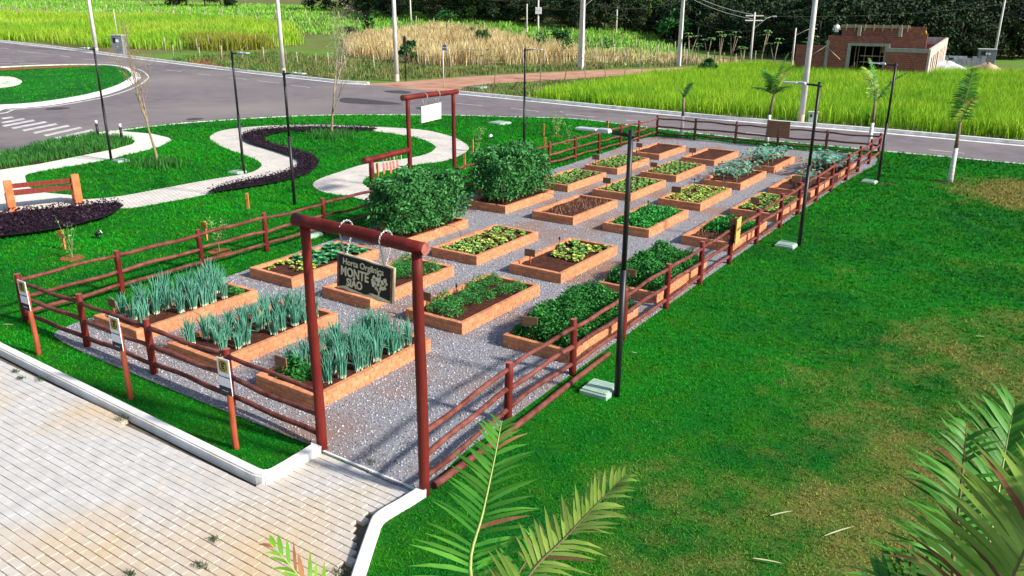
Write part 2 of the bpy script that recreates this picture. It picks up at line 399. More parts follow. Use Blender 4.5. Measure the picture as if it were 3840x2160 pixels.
def paved_material(name, base, var, joint, bw, bh, rot):
    mt = bpy.data.materials.new(name); mt.use_nodes = True; N, L = _nodes(mt); b = N['Principled BSDF']; b.inputs['Roughness'].default_value = .9
    pos = N.new('ShaderNodeNewGeometry').outputs['Position']; mp = N.new('ShaderNodeMapping'); mp.inputs['Rotation'].default_value = (0, 0, rot); L.new(pos, mp.inputs[0])
    br = N.new('ShaderNodeTexBrick'); L.new(mp.outputs[0], br.inputs['Vector']); br.inputs['Scale'].default_value = 1
    br.inputs['Brick Width'].default_value = bw; br.inputs['Row Height'].default_value = bh; br.inputs['Mortar Size'].default_value = .008; br.inputs['Mortar Smooth'].default_value = .3
    br.inputs['Color1'].default_value = (*base, 1); br.inputs['Color2'].default_value = (*var, 1); br.inputs['Mortar'].default_value = (*joint, 1)
    ns = N.new('ShaderNodeTexNoise'); ns.inputs['Scale'].default_value = 1.1; ns.inputs['Detail'].default_value = 5; L.new(pos, ns.inputs['Vector'])
    hv = N.new('ShaderNodeHueSaturation'); mr = N.new('ShaderNodeMapRange'); mr.inputs[1].default_value = .3; mr.inputs[2].default_value = .7; mr.inputs[3].default_value = .85; mr.inputs[4].default_value = 1.08
    L.new(ns.outputs[0], mr.inputs[0]); L.new(mr.outputs[0], hv.inputs['Value']); L.new(br.outputs[0], hv.inputs['Color']); L.new(hv.outputs[0], b.inputs['Base Color'])
    bp = N.new('ShaderNodeBump'); bp.inputs['Strength'].default_value = .6; bp.inputs['Distance'].default_value = .01; bp.invert = True
    L.new(br.outputs['Fac'], bp.inputs['Height']); L.new(bp.outputs[0], b.inputs['Normal']); return mt
M_path = paved_material('path_pavers', (.66, .62, .56), (.58, .54, .48), (.34, .30, .25), .24, .12, .35)
sheet('path', PATH, .006, M_path, terrain=False, kind='structure', label='pale paved path winding in an S over the lawn', cat='path')
sheet('plaza', PLAZA, .011, M_plaza, terrain=False, kind='structure', label='pale gravel plaza around the bench', cat='plaza')

# gravel yard of the garden
GX0, GX1, GY0, GY1 = -14.35, -5.72, 6.42, 34.3
yard = [(-7.27, 6.40), (-5.62, 6.40), (GX1+.05, 7.4), (GX1, 12), (GX1-.02, 20), (GX1, 28), (GX1, GY1), (-9, GY1+.05), (-15.0, GY1), (-15.0, 30), (-14.8, 24), (-14.9, 19.5), (-15.6, 18.8), (-15.6, 17.6), (-14.7, 16.5), (-14.45, 13), (-14.2, 10), (-14.25, 8), (-14.2, 6.75), (-13.6, 6.42), (-11, 6.36)]
YARD = smooth(yard, 3, True)
sheet('gravel_yard', YARD, .012, M_gravel, terrain=False, kind='structure', label='grey gravel yard between the raised beds', cat='gravel')
BEDX = dict(zip('ABCD', (-7.24, -9.42, -11.61, -13.79))); BEDY = (7.12, 10.57, 14.00, 18.34, 21.81, 25.24, 28.75)
BW, BL, BH = 1.318, 2.60, .235
BEDS = [(r+1, c) for r in range(7) for c in 'DCBA' if not (r == 0 and c == 'A')]
bed_polys = [[(BEDX[c]+.05, BEDY[r-1]+.05), (BEDX[c]+BW-.05, BEDY[r-1]+.05), (BEDX[c]+BW-.05, BEDY[r-1]+BL-.05), (BEDX[c]+.05, BEDY[r-1]+BL-.05)] for r, c in BEDS]
# loose stones
def stones(P, smin, smax, seed, name, **kw):
    g = np.random.default_rng(seed); n = len(P)
    O = np.array([(1, 0, 0), (-1, 0, 0), (0, 1, 0), (0, -1, 0), (0, 0, 1), (0, 0, -.4)], float)
    T = np.array([(0, 2, 4), (2, 1, 4), (1, 3, 4), (3, 0, 4), (2, 0, 5), (1, 2, 5), (3, 1, 5), (0, 3, 5)])
    s = g.uniform(smin, smax, (n, 1))*np.column_stack([g.uniform(.7, 1.2, n), g.uniform(.6, 1, n), g.uniform(.45, .8, n)])
    th = g.uniform(0, 6.28, n); c, si = np.cos(th), np.sin(th); V = O[None]*s[:, None, :]
    V = V+g.normal(0, .12, V.shape)*s[:, None, :]
    W = V.copy(); W[:, :, 0] = V[:, :, 0]*c[:, None]-V[:, :, 1]*si[:, None]; W[:, :, 1] = V[:, :, 0]*si[:, None]+V[:, :, 1]*c[:, None]
    W += P[:, None, :]; F = (T[None]+6*np.arange(n)[:, None, None]).reshape(-1, 3)
    return tag(put(name, np_mesh(name, W.reshape(-1, 3), F, M_pebble)), **kw)
S1 = sample([p for p in YARD], 420, 3, excl=bed_polys); S1 = S1[(S1[:, 1] < 15) | (rng.random(len(S1)) < .35)]
S1 = np.column_stack([S1, np.full(len(S1), .014)])
stones(S1, .010, .023, 4, 'gravel_stones', label='loose grey gravel stones spread over the garden yard', cat='gravel', kind='stuff')

# ---- courtyard: sunken base, pavers one by one, white kerb
court = [(-40, 6.3), (-14.13, 5.56), (-7.36, 5.40), (-7.36, 6.37), (-5.55, 6.37), (-5.62, 5.58), (-5.14, 4.83), (-4.7, 4.1), (-3.3, -4), (-40, -4)]
sheet('courtyard', court, -.055, M_joint, terrain=False, kind='structure', label='pale paved courtyard in front of the garden gate', cat='courtyard')
courto = bpy.data.objects['courtyard']
pm = []
for q in range(3):
    mb = MB().box((0, 0, 0), (.0965, .0465, .03)); me = mb.mesh('paver', M_paver); bevel_mesh(me, .005)
    pm.append(me)
cand = []
Wc = [(-14.13, 5.54), (-7.345, 5.385), (-7.345, 6.36), (-5.56, 6.36), (-5.635, 5.57), (-5.155, 4.82), (-4.6, 4.1), (-4.0, 3.0), (-4, 1.5), (-40, 1.5), (-40, 6.27)]
y = 1.6; row = 0
while y < 6.45:
    x = -17+(.10 if row % 2 else 0)
    while x < -4:
        c = [(x-.09, y-.045), (x+.09, y-.045), (x+.09, y+.045), (x-.09, y+.045)]
        ins = inpoly(c, Wc)
        if ins.all() and inview([(x, y, 0)], .06, .06)[0]:
            px, py = proj(x, y, 0); dist = math.hypot(x, y)
            cand.append((dist, x, y))
        x += .2
    y += .1; row += 1
cand.sort()
rp = random.Random(5)
for k_, (ds, x, y) in enumerate(cand[:300]):
    o = put('paver', pm[k_ % 3], courto, loc=(x, y, -.035+rp.uniform(-.003, .003)), rot=(rp.uniform(-.012, .012), rp.uniform(-.008, .008), rp.uniform(-.012, .012)+(math.pi if k_ % 2 else 0)))
bmv = MB()
for ds, x, y in cand[300:]:
    bmv.box((x, y, -.035+rp.uniform(-.003, .003)), (.0965, .0465, .03), Matrix.Rotation(rp.uniform(-.012, .012), 3, 'Z') @ Matrix.Rotation(rp.uniform(-.01, .01), 3, 'X'))
tag(bmv.build('pavers', M_paver, courto), kind='stuff')
kb = MB()
strip(kb, smooth([(-40, 6.4), (-27, 6.03), (-14.13, 5.66), (-11, 5.58)], 3)+[(-8.5, 5.515), (-7.40, 5.49), (-7.31, 5.52), (-7.27, 5.60), (-7.27, 6.33)], .15, -.05, .10, terrain=False)
me = kb.mesh('kerb', M_white); bevel_mesh(me, .02, 2)
tag(put('kerb', me), 'white painted kerb between courtyard and grass strip', 'kerb', kind='structure')
kb = MB(); strip(kb, smooth([(-5.50, 6.34), (-5.53, 6.0), (-5.56, 5.68), (-5.46, 5.46), (-5.1, 4.87), (-4.65, 4.13), (-4.1, 2.9), (-3.3, -3)], 4), .13, -.05, .10, terrain=False)
me = kb.mesh('kerb', M_white); bevel_mesh(me, .018, 2)
tag(put('kerb', me), 'white painted kerb bending away below the right gate post', 'kerb', kind='structure')
kb = MB(); strip(kb, [(-7.22, 6.385), (-5.6, 6.385)], .03, -.05, .022, terrain=False)
tag(kb.build('kerb', M_white), 'thin white edging across the gate threshold', 'kerb', kind='structure')

# ---- road kerbs, markings, island
kb = MB(); strip(kb, near_edge, .16, -.12, .02, side=-.02)
tag(kb.build('kerb', M_white), 'white kerb along the lawn side of the road', 'kerb', kind='structure')
for pts, lb in ((far_L, 'white kerb along the far side of the left road'), (far_R, 'white kerb below the tall lime grass across the road')):
    kb = MB(); strip(kb, pts, .22, -.14, .08, side=.11 if lb.endswith('road') else .11); strip(kb, pts, .42, -.14, -.085, side=-.2)
    tag(kb.build('kerb', M_white), lb, 'kerb', kind='structure')
roado = bpy.data.objects['road']
def mark(name, quad, dz=-.094, mat=None, parent=None, lab=None):
    P = wp(quad); me = np_mesh(name, [(p[0], p[1], float(hgt(*p))+dz) for p in P], [tuple(range(len(P)))][:1] if len(P) == 4 else [], mat or M_road_paint)
    return put(name, me, parent or roado)
zeb = [((0, 880), (85, 870)), ((0, 912), (170, 882)), ((10, 937), (245, 893)), ((78, 953), (335, 905)), ((160, 970), (415, 920)), ((243, 988), (505, 933)), ((325, 1007), (600, 947)), ((408, 1027), (690, 965)), ((493, 1047), (785, 982))]
for a, b in zeb:
    mark('crossing_stripe', [(a[0]/3, a[1]/3-1.6), (a[0]/3+7, a[1]/3+1.9), (b[0]/3+7, b[1]/3+1.7), (b[0]/3, b[1]/3-1.6)])
def dash(a, b, w=.10, z=-.094):
    A, B = at(*a), at(*b); t = Vector((B.x-A.x, B.y-A.y)).normalized(); n_ = Vector((-t.y, t.x))*w/2
    q = [(A.x+n_.x, A.y+n_.y), (A.x-n_.x, A.y-n_.y), (B.x-n_.x, B.y-n_.y), (B.x+n_.x, B.y+n_.y)]
    put('lane_dash', np_mesh('lane_dash', [(x, y, float(hgt(x, y))+z) for x, y in q], [(0, 1, 2, 3)], M_road_paint), roado)
o2 = 858.7; o3 = 1717.3
for ox, l in ((o2, [((870, 768), (1065, 785)), ((1280, 805), (1490, 828)), ((1690, 850), (1915, 870)), ((2150, 893), (2340, 908))]), (o3, [((480, 985), (640, 1002)), ((1180, 1048), (1330, 1062)), ((1860, 1112), (2130, 1140))]), (0, [((1255, 520), (1370, 533)), ((1490, 548), (1610, 560)), ((1730, 577), (1860, 592)), ((1945, 602), (2110, 620)), ((2190, 632), (2340, 650)), ((800, 465), (930, 475)), ((630, 440), (740, 450)), ((455, 415), (530, 426)), ((130, 378), (370, 405)), ((0, 357), (70, 364))])):
    for a, b in l: dash((ox+a[0]/3, a[1]/3), (ox+b[0]/3, b[1]/3), .11)
for a, b in (((0, 440), (80, 438)), ((0, 456), (190, 455)), ((0, 476), (290, 472)), ((0, 500), (250, 494))): dash((a[0]/3, a[1]/3), (b[0]/3, b[1]/3), .18)
def blob_sheet(name, pts, dz, mat, **kw):
    return sheet(name, smooth(wp(pts), 5, True), dz, mat, **kw)
for pts in ([(859, 243), (895, 243), (960, 250), (1012, 257), (985, 259), (920, 258), (859, 253)], [(965, 225), (1010, 224), (1035, 229), (1020, 232), (985, 230)], [(1250, 287), (1310, 288), (1372, 292), (1340, 294), (1260, 291)], [(1045, 266), (1070, 265), (1090, 269), (1060, 272)]):
    o = blob_sheet('asphalt_patch', pts, -.096, M_patch); o.parent = roado
def manhole(p, r, lb):
    c = at(*p); o = empty('manhole', (c.x, c.y, -.1), 0, lb, 'manhole', 'manholes in the asphalt road')
    pl = [(math.cos(t)*r, math.sin(t)*r) for t in np.linspace(0, 2*math.pi, 25)[:-1]]
    MB().prism(pl, .002, .014).build('lid', M_patch, o)
    rb = MB(); ring = [(math.cos(t)*r*1.12, math.sin(t)*r*1.12) for t in np.linspace(0, 2*math.pi, 25)[:-1]]; strip(rb, ring, .10, 0, .010, closed=True, terrain=False); rb.build('rim', M_asphalt, o)
manhole((145, 269), .62, 'round dark manhole lid beside the grassy island kerb'); manhole((490, 295), .42, 'round dark manhole lid in the middle of the junction')
isl_px = [(-60, 270), (0, 267), (60, 264), (133, 256), (233, 238), (300, 218), (332, 200), (338, 188), (320, 174), (280, 166), (200, 164), (100, 166), (0, 171), (-60, 174)]
ISL = smooth(wp(isl_px), 4, True)
sheet('traffic_island', ISL, .0, M_lawn, step=4, kind='structure', label='kerbed green island in the road junction', cat='island')
kb = MB(); strip(kb, ISL, .40, -.13, .07, closed=True); strip(kb, ISL, .9, -.13, -.092, closed=True, side=-.5 if False else .0)
tag(kb.build('kerb', M_white), 'wide white kerb around the green traffic island', 'kerb', kind='structure')
kb = MB(); big = [(p[0], p[1]) for p in ISL]; strip(kb, big, .13, -.12, -.088, closed=True, side=-1.0); tag(kb.build('edge_line', M_road_paint, roado))
sheet('island_gravel', smooth(wp([(-40, 195), (0, 193), (30, 195), (52, 203), (55, 210), (40, 217), (0, 223), (-40, 226)]), 4, True), .03, M_plaza, kind='structure', label='round pale gravel patch on the traffic island', cat='gravel')
sheet('soil_strip', smooth(wp([(-40, 176), (0, 173), (100, 169), (180, 166.5), (250, 167), (200, 170), (100, 174), (0, 180), (-40, 182)]), 3, True), .035, M_redsoil, kind='structure', label='red soil strip on the far rim of the island', cat='soil')
sheet('soil_patch', smooth(wp([(475, 153), (520, 151), (560, 158), (555, 167), (500, 162)]), 4, True), -.10, M_redsoil, kind='structure', label='patch of bare red soil beside the far kerb', cat='soil')
sheet('soil_band', smooth(wp([(-40, 18), (100, 21), (230, 27), (330, 30), (400, 26), (470, 34), (400, 41), (300, 43), (150, 41), (0, 37), (-40, 35)]), 3, True), -.06, M_dirt, step=5, kind='structure', label='brown ploughed soil band across the left field', cat='soil')
sheet('soil_band', smooth(wp([(845, 14), (900, 15), (925, 22), (925, 33), (880, 35), (840, 32)]), 3, True), -.05, M_dirt, step=5, kind='structure', label='bare earth clearing below the dark wood', cat='soil')

# ---- lawn grass blades
HEDGE_S = [(945, 330), (900, 333), (859, 335), (733, 334), (680, 343), (664, 352), (687, 367), (750, 383), (790, 398), (802, 411), (793, 430), (760, 448), (683, 467), (617, 478), (528, 490), (547, 478), (600, 464), (660, 452), (717, 439), (747, 424), (753, 410), (733, 397), (683, 380), (627, 363), (610, 351), (617, 340), (667, 329), (767, 323), (860, 324), (939, 326)]
HEDGE_B = [(0, 548), (88, 537), (206, 527), (270, 519), (298, 519), (313, 527), (290, 545), (265, 556), (177, 580), (88, 595), (0, 606), (-80, 614), (-80, 556)]
FLOWER = [(-60, 445), (-60, 405), (0, 391), (53, 379), (113, 360), (167, 351), (233, 341), (253, 341), (318, 348), (336, 355), (330, 362), (283, 375), (200, 391), (100, 411), (0, 426)]
HS, HB, FB = smooth(wp(HEDGE_S), 3, True), wp(HEDGE_B), wp(FLOWER)
excl = [PATH, PLAZA, YARD, FB]
P = sample(lawn, 330, 21, excl=excl, mx=.08); dist = np.hypot(P[:, 0], P[:, 1])
keep = rng.random(len(P)) < np.clip((12/dist)**1.75, .03, 1); P = P[keep]; dist = dist[keep]
C = np.column_stack([P, np.zeros(len(P))])
per = 7; T = tufts(C, per, .018, 22); sc = np.repeat(np.clip(dist/12, .9, 3.0), per)
V, F = blades(T, .028, .062, .009, .9, 23)
# widen far blades so that the sparser far turf still reads as grass
base = np.repeat(T, 3, axis=0); V = base+(V-base)*np.repeat(sc, 3)[:, None]*np.array([1, 1, .62])
tag(put('lawn_grass', np_mesh('lawn_grass', V, F, M_blade)), 'short green grass blades of the lawn', 'grass', kind='stuff')
print('lawn tris', len(F))
P = sample(ISL, 4, 31); C = np.column_stack([P, hgt(P[:, 0], P[:, 1])]); T = tufts(C, 6, .1, 3); V, F = blades(T, .05, .1, .05, .9, 24)
tag(put('island_grass', np_mesh('island_grass', V, F, M_blade)), 'short grass blades growing on the traffic island', 'grass', kind='stuff')

# ---- dark purple hedges, flower strip
M_purple = M('purple_leaf', (.012, .004, .011), (.028, .009, .022), sc=6, rough=.6, island=.5, world=True)
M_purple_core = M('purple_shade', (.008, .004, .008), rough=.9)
M_strap = M('strap_leaf', (.02, .14, .02), (.05, .22, .03), sc=4, rough=.6, island=.45, world=True, trans=.2)
def hedge(name, poly, h, dens, L, lb, seed, dz=0.0):
    o = empty(name, (0, 0, 0)); tag(o, lb, 'hedge')
    cen = np.mean(np.array(poly), 0)
    P = sample(poly, dens, seed, view=False); g = np.random.default_rng(seed)
    C = np.column_stack([P, h*g.uniform(.15, 1.0, len(P))**.5]); V, F = quads_leaf(C, L, L*.55, seed=seed)
    V[:, 2] = np.maximum(V[:, 2], .01)
    tag(put('foliage', np_mesh('foliage', V, F, M_purple), o), kind='stuff')
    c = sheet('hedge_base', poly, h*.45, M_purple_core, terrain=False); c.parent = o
    return o
hedge('dark_hedge', HS, .20, 420, .07, 'low dark purple hedge curling in an S beside the path', 41)
hedge('dark_hedge', HB, .26, 420, .08, 'low dark purple hedge in front of the bench', 42)
P = sample(FB, 60, 51, view=False); C = np.column_stack([P, np.zeros(len(P))]); T = tufts(C, 5, .05, 52); V, F = blades(T, .13, .30, .025, .55, 53, 2)
tag(put('strap_plants', np_mesh('strap_plants', V, F, M_strap)), 'strappy green border plants between road and gravel path', 'border plants', kind='stuff')
sheet('flower_border', FB, .02, M_soil, terrain=False, kind='structure', label='soil border beside the zebra crossing', cat='flower bed')
# ------------------------------------------------------------------ raised beds, brick by brick
BEDLAB = {
 'D1': 'brick raised bed of tall spring onions in the front left corner', 'C1': 'brick raised bed of spring onions, middle one of the front row', 'B1': 'brick raised bed of spring onions beside the left gate post',
 'D2': 'brick raised bed of round-leaved cabbages behind the front left onions', 'C2': 'brick raised bed half hidden behind the hanging black sign', 'B2': 'brick raised bed with feathery carrot tops behind the right gate post', 'A2': 'brick raised bed overflowing with parsley, nearest along the right fence',
 'D3': 'brick raised bed under the nearer tall tomato bushes', 'C3': 'brick raised bed dotted with pale lettuces, beside the nearer tomato bushes', 'B3': 'brick raised bed half bare soil and half pale lettuces', 'A3': 'brick raised bed of dense parsley behind the nearest parsley bed',
 'D4': 'brick raised bed under the farther tomato bushes', 'C4': 'brick raised bed of dark soil with rows of tiny dry sprouts', 'B4': 'brick raised bed full of bright green spinach from edge to edge', 'A4': 'brick raised bed half spinach half sprouts behind the yellow plaque',
 'D5': 'brick raised bed of lettuces directly behind the farther tomato bushes', 'C5': 'brick raised bed of lettuces behind the bed of tiny sprouts', 'B5': 'brick raised bed of lime lettuces behind the full spinach bed', 'A5': 'brick raised bed of lime lettuce rows close to the right fence',
 'D6': 'brick raised bed of small lettuces by the left fence, in front of bare soil', 'C6': 'brick raised bed of small lettuces, second from left in the sixth row', 'B6': 'brick raised bed of leggy broccoli, nearer of the two middle ones', 'A6': 'brick raised bed mostly bare with a few broccoli at the right fence',
 'D7': 'bare dark-soil brick bed in the far left corner', 'C7': 'bare dark-soil brick bed, second from the left in the far row', 'B7': 'brick raised bed of leggy broccoli in the far row', 'A7': 'brick raised bed of bushy broccoli in the far right corner'}
bricks = []
for q in range(3):
    rr = random.Random(q); me = MB().box((0, 0, 0), (.0965, .0475, .036)).mesh('brick', M_brick); bevel_mesh(me, .006)
    for v in me.vertices: v.co += Vector((rr.uniform(-1, 1), rr.uniform(-1, 1), rr.uniform(-1, 1)))*.0016
    bricks.append(me)
def soil_mesh(seed):
    g = np.random.default_rng(seed); nx, ny = 14, 28; x = np.linspace(.09, BW-.09, nx); y = np.linspace(.09, BL-.09, ny)
    X, Y = np.meshgrid(x, y); Z = .175+.018*np.sin(X*9+seed)*np.cos(Y*5+seed)+g.normal(0, .010, X.shape)
    V = np.column_stack([X.ravel(), Y.ravel(), Z.ravel()]); F = [(i*nx+j, i*nx+j+1, (i+1)*nx+j+1, (i+1)*nx+j) for i in range(ny-1) for j in range(nx-1)]
    return np_mesh('soil', V, F, M_soil, True)
soils = [soil_mesh(i) for i in range(3)]
ring = MB()
for x0, x1, y0, y1 in ((.010, .09, .010, BL-.010), (BW-.09, BW-.010, .010, BL-.010), (.09, BW-.09, .010, .09), (.09, BW-.09, BL-.09, BL-.010)):
    ring.box(((x0+x1)/2, (y0+y1)/2, .114), ((x1-x0)/2, (y1-y0)/2, .114))
mortar_me = ring.mesh('mortar', M_mortar)
BEDOBJ = {}
rb_ = random.Random(99)
for r, c in BEDS:
    key = f'{c}{r}'; o = empty('raised_bed', (BEDX[c], BEDY[r-1], 0), rb_.uniform(-.006, .006), BEDLAB[key], 'raised bed', 'brick raised beds of the vegetable garden'); BEDOBJ[key] = o
    put('mortar', mortar_me, o); put('soil', soils[rb_.randrange(3)], o, sc=(1, 1, rb_.uniform(.88, 1.08)))
    def brick(x, y, z, rot, s):
        b = bpy.data.objects.new('brick', bricks[rb_.randrange(3)]); COL.objects.link(b); b.parent = o
        b.location = (x+rb_.uniform(-.003, .003), y+rb_.uniform(-.003, .003), z+rb_.uniform(-.0015, .0015)); b.rotation_euler = (0, 0, rot+rb_.uniform(-.012, .012)); b.scale = (s, 1, 1)
    for k in range(3):
        z = .038+k*.0785
        if k % 2 == 0:
            for i in range(13):
                for x in (.05, BW-.05): brick(x, .1+i*.2, z, math.pi/2, 1)
            L_ = (BW-.2)/5
            for i in range(5):
                for y in (.05, BL-.05): brick(.1+L_*(i+.5), y, z, 0, L_/.2)
        else:
            for i in range(12):
                for x in (.05, BW-.05): brick(x, .2+i*.2, z, math.pi/2, 1)
            L_ = BW/6
            for i in range(6):
                for y in (.05, BL-.05): brick(L_*(i+.5), y, z, 0, L_/.2)

# ------------------------------------------------------------------ log fences
def log_mesh(name, a, b, r0, r1, mat, seed, n=9, k=8, bow=.02, ends=False):
    rr = random.Random(seed); a = Vector(a); b = Vector(b); P = []; Rr = []
    bx, bz = rr.uniform(-bow, bow), rr.uniform(-bow, bow); ph = rr.uniform(0, 6)
    for i in range(k+1):
        t = i/k; p = a.lerp(b, t); s_ = math.sin(math.pi*t); w = math.sin(t*9+ph)*bow*.35
        side = (b-a).cross(Vector((0, 0, 1)))
        side = side.normalized() if side.length > 1e-3 else Vector((1, 0, 0))
        up = Vector((0, 0, 1)) if abs((b-a).normalized().z) < .8 else Vector((0, 1, 0))
        P.append(p+side*(bx*s_)+up*(bz*s_+w)); Rr.append((r0+(r1-r0)*t)*(1+rr.uniform(-.06, .06)))
    mb = MB(); mb.tube(P, Rr, n, True, .05, rr)
    if ends: mb.m[-1] = mb.m[-2] = 1
    return mb.mesh(name, [mat, M_endwood])
def fence(name, posts, lb, railmat, skip=(), hs=(.80, .48, .18), h=.93, gateends=False, postr=.056, postmat=None, seed=0):
    o = empty(name, (*posts[0], 0), 0, lb, 'fence', 'log fences around the garden'); off = Vector((*posts[0], 0)); rr = random.Random(seed)
    for i, p in enumerate(posts):
        if i in skip: continue
        q = Vector((p[0], p[1], 0))-off
        put('post', log_mesh('post', q+Vector((0, 0, -.1)), q+Vector((rr.uniform(-.02, .02), rr.uniform(-.02, .02), h+rr.uniform(-.03, .03))), postr*1.05, postr*.95, postmat or M_red, seed*100+i, n=12, k=5, bow=.006, ends=True), o)
    for i in range(len(posts)-1):
        a = Vector((*posts[i], 0))-off; b = Vector((*posts[i+1], 0))-off
        for z in hs:
            put('rail', log_mesh('rail', a+Vector((0, 0, z+rr.uniform(-.02, .02))), b+Vector((0, 0, z+rr.uniform(-.02, .02))), rr.uniform(.031, .042), rr.uniform(.029, .04), railmat, rr.random()*1e6, bow=.03), o)
    return o
front = [(-15.06, 6.56), (-13.05, 6.56), (-11.15, 6.56), (-9.24, 6.54), (-7.26, 6.47)]
fence('log_fence', front, 'dark red log fence along the courtyard side of the garden', M_rail, skip=(0, 4), seed=1)
ry = [6.40, 8.44, 10.28, 12.05, 13.92, 15.67, 17.46, 19.39, 21.37, 23.06, 25.02, 26.86, 28.91, 30.74, 32.62, 34.42]
right = [(-5.60 if i == 0 else -5.69-.003*i, y) for i, y in enumerate(ry)]; right[0] = (-5.52, 6.40)
fr = fence('log_fence', right, 'long red log fence between the beds and the open lawn', M_rail, skip=(0,), seed=2)
put('ground_log', log_mesh('ground_log', (.06, .12, .045), (-.06, 4.9, .035), .05, .04, M_rail, 77, bow=.03, k=16), fr)
ly = [6.56, 8.44, 10.32, 12.1, 13.95, 15.85]
left = [(-15.06, y) for y in ly]
fence('log_fence', left, 'log fence on the left beside the onion and cabbage beds', M_rail, seed=3)
ly2 = [19.62, 21.3, 23.2, 24.99, 26.92, 28.83, 30.71, 32.45, 34.35]
fence('log_fence', [(-15.12, y) for y in ly2], 'log fence on the left beyond the second gate frame', M_rail, skip=(0,), seed=4)
farp = [(-15.12, 34.35), (-13.32, 34.38), (-11.5, 34.42), (-9.68, 34.42), (-7.74, 34.4), (-5.74, 34.42)]
fence('log_fence', farp, 'dark log fence at the far end beside the road', M_farrail, skip=(0, 5), seed=5, postmat=M_farrail)

# ------------------------------------------------------------------ gate frames and hanging boards
def gate(x0, y0, x1, y1, h, lb, ov, rb=.078, rp=.066, seed=0):
    o = empty('gate_frame', (x0, y0, 0), 0, lb, 'gate'); d = Vector((x1-x0, y1-y0, 0)); u = d.normalized()
    put('post', log_mesh('post', (0, 0, -.1), (0, 0, h-rb*.6), rp*1.05, rp*.9, M_red, seed, n=14, k=10, bow=.012), o)
    put('post', log_mesh('post', d+Vector((0, 0, -.1)), d+Vector((0, 0, h-rb*.6)), rp*1.05, rp*.9, M_red, seed+1, n=14, k=10, bow=.012), o)
    put('crossbeam', log_mesh('crossbeam', -u*ov[0]+Vector((0, 0, h+.02)), d+u*ov[1]+Vector((0, 0, h)), rb, rb*.92, M_red, seed+2, n=16, k=8, bow=.012, ends=True), o)
    return o
GH = 3.07
gate(-7.26, 6.42, -5.49, 6.38, GH, 'tall red log gate frame at the garden entrance', (.16, .13), seed=11)
gate(-15.25, 17.55, -15.25, 19.62, GH+.02, 'tall red log gate frame beside the winding path', (.22, .2), seed=12)
M_chain = M('galvanised_chain', (.62, .63, .64), (.5, .5, .5), sc=30, rough=.35, metal=.6)
def chain_mesh(pts, s=.030):
    mb = MB(); P = [Vector(p) for p in pts]; L = [0]
    for i in range(1, len(P)): L.append(L[-1]+(P[i]-P[i-1]).length)
    tot = L[-1]; nl = int(tot/(s*.72)); 
    def pos(t):
        for i in range(1, len(P)):
            if t <= L[i]: f = (t-L[i-1])/max(1e-9, L[i]-L[i-1]); return P[i-1].lerp(P[i], f), (P[i]-P[i-1]).normalized()
        return P[-1], (P[-1]-P[-2]).normalized()
    for q in range(nl):
        c, t = pos((q+.5)*tot/nl); a = t.cross(Vector((0, 1, .3))).normalized(); b = a.cross(t)
        side = a if q % 2 else b
        ring_ = [c+t*math.cos(w)*s*.5+side*math.sin(w)*s*.3 for w in np.linspace(0, 2*math.pi, 9)]
        mb.tube(ring_, .0045, 4, False)
    return mb.mesh('chain', M_chain)
M_board = M('carved_board_black', (.010, .010, .011), (.018, .017, .017), sc=6, rough=.55)
M_bark = M('board_edge_bark', (.16, .055, .05), (.26, .10, .085), sc=9, rough=.8, bump=.4)
M_pine = M('pale_cut_wood', (.70, .58, .40), (.60, .46, .29), sc=4, rough=.75, stretch=(1, 1, 5))
M_cream = M('cream_lettering', (.78, .70, .50), (.66, .56, .36), sc=18, rough=.7)
M_plaque = M('wooden_plaque', (.16, .085, .045), (.23, .13, .075), sc=8, rough=.85, stretch=(1, 1, 4), rnd=.2)
M_plaquelt = M('yellow_wood_plaque', (.50, .37, .10), (.38, .27, .07), sc=12, rough=.8, stretch=(1, 1, 3), bump=.3)
M_engrave = M('dark_engraving', (.06, .035, .02), rough=.9)
def text_mesh(s, size, mat, ext=.003, align='CENTER', sx=1.0, bold=0.0):
    cu = bpy.data.curves.new('txt', 'FONT'); cu.body = s; cu.size = size; cu.extrude = ext; cu.align_x = align; cu.align_y = 'CENTER'; cu.offset = bold; cu.resolution_u = 3
    to = bpy.data.objects.new('txt', cu); COL.objects.link(to); dg = bpy.context.evaluated_depsgraph_get(); dg.update()
    me = bpy.data.meshes.new_from_object(to.evaluated_get(dg)); me.materials.clear(); me.materials.append(mat); COL.objects.unlink(to); bpy.data.objects.remove(to); bpy.data.curves.remove(cu)
    # text lies in xy: stand it up in xz facing -y
    for v in me.vertices: v.co = Vector((v.co.x*sx, -v.co.z, v.co.y))
    return me
# main sign: local x to the right, z up, faces -y
sg = empty('hanging_sign', (-6.29, 6.40, 2.57), R(1), 'black carved sign on chains with cream lettering and tree', 'sign'); sg.rotation_euler = (R(-4), R(1.5), R(-3))
w, h = .455, .215
mb = MB(); rr = random.Random(3)
topz = [h+rr.uniform(-.006, .006) for _ in range(9)]; botz = [-h+rr.uniform(-.012, .012)-.0 for _ in range(9)]
xs = np.linspace(-w, w, 9); V = []; F = []
for yy in (-.02, .02):
    for x, t, b in zip(xs, topz, botz): V += [(x, yy, b), (x, yy, t)]
for i in range(8):
    a = i*2; F += [(a, a+2, a+3, a+1), (18+a, 18+a+1, 18+a+3, 18+a+2), (a+1, a+3, 18+a+3, 18+a+1), (a, 18+a, 18+a+2, a+2)]
F += [(0, 1, 19, 18), (16, 34, 35, 17)]
mb.add(V, F); mb.build('board', M_pine, sg)
mb = MB(); face = []
for i, x in enumerate(xs): face.append((x*.93+(.012*math.sin(i*2)), topz[i]-.012))
for i, x in reversed(list(enumerate(xs))): face.append((x*.93+(.012*math.sin(i*2)), botz[i]+.03+.012*math.sin(i*1.3)))
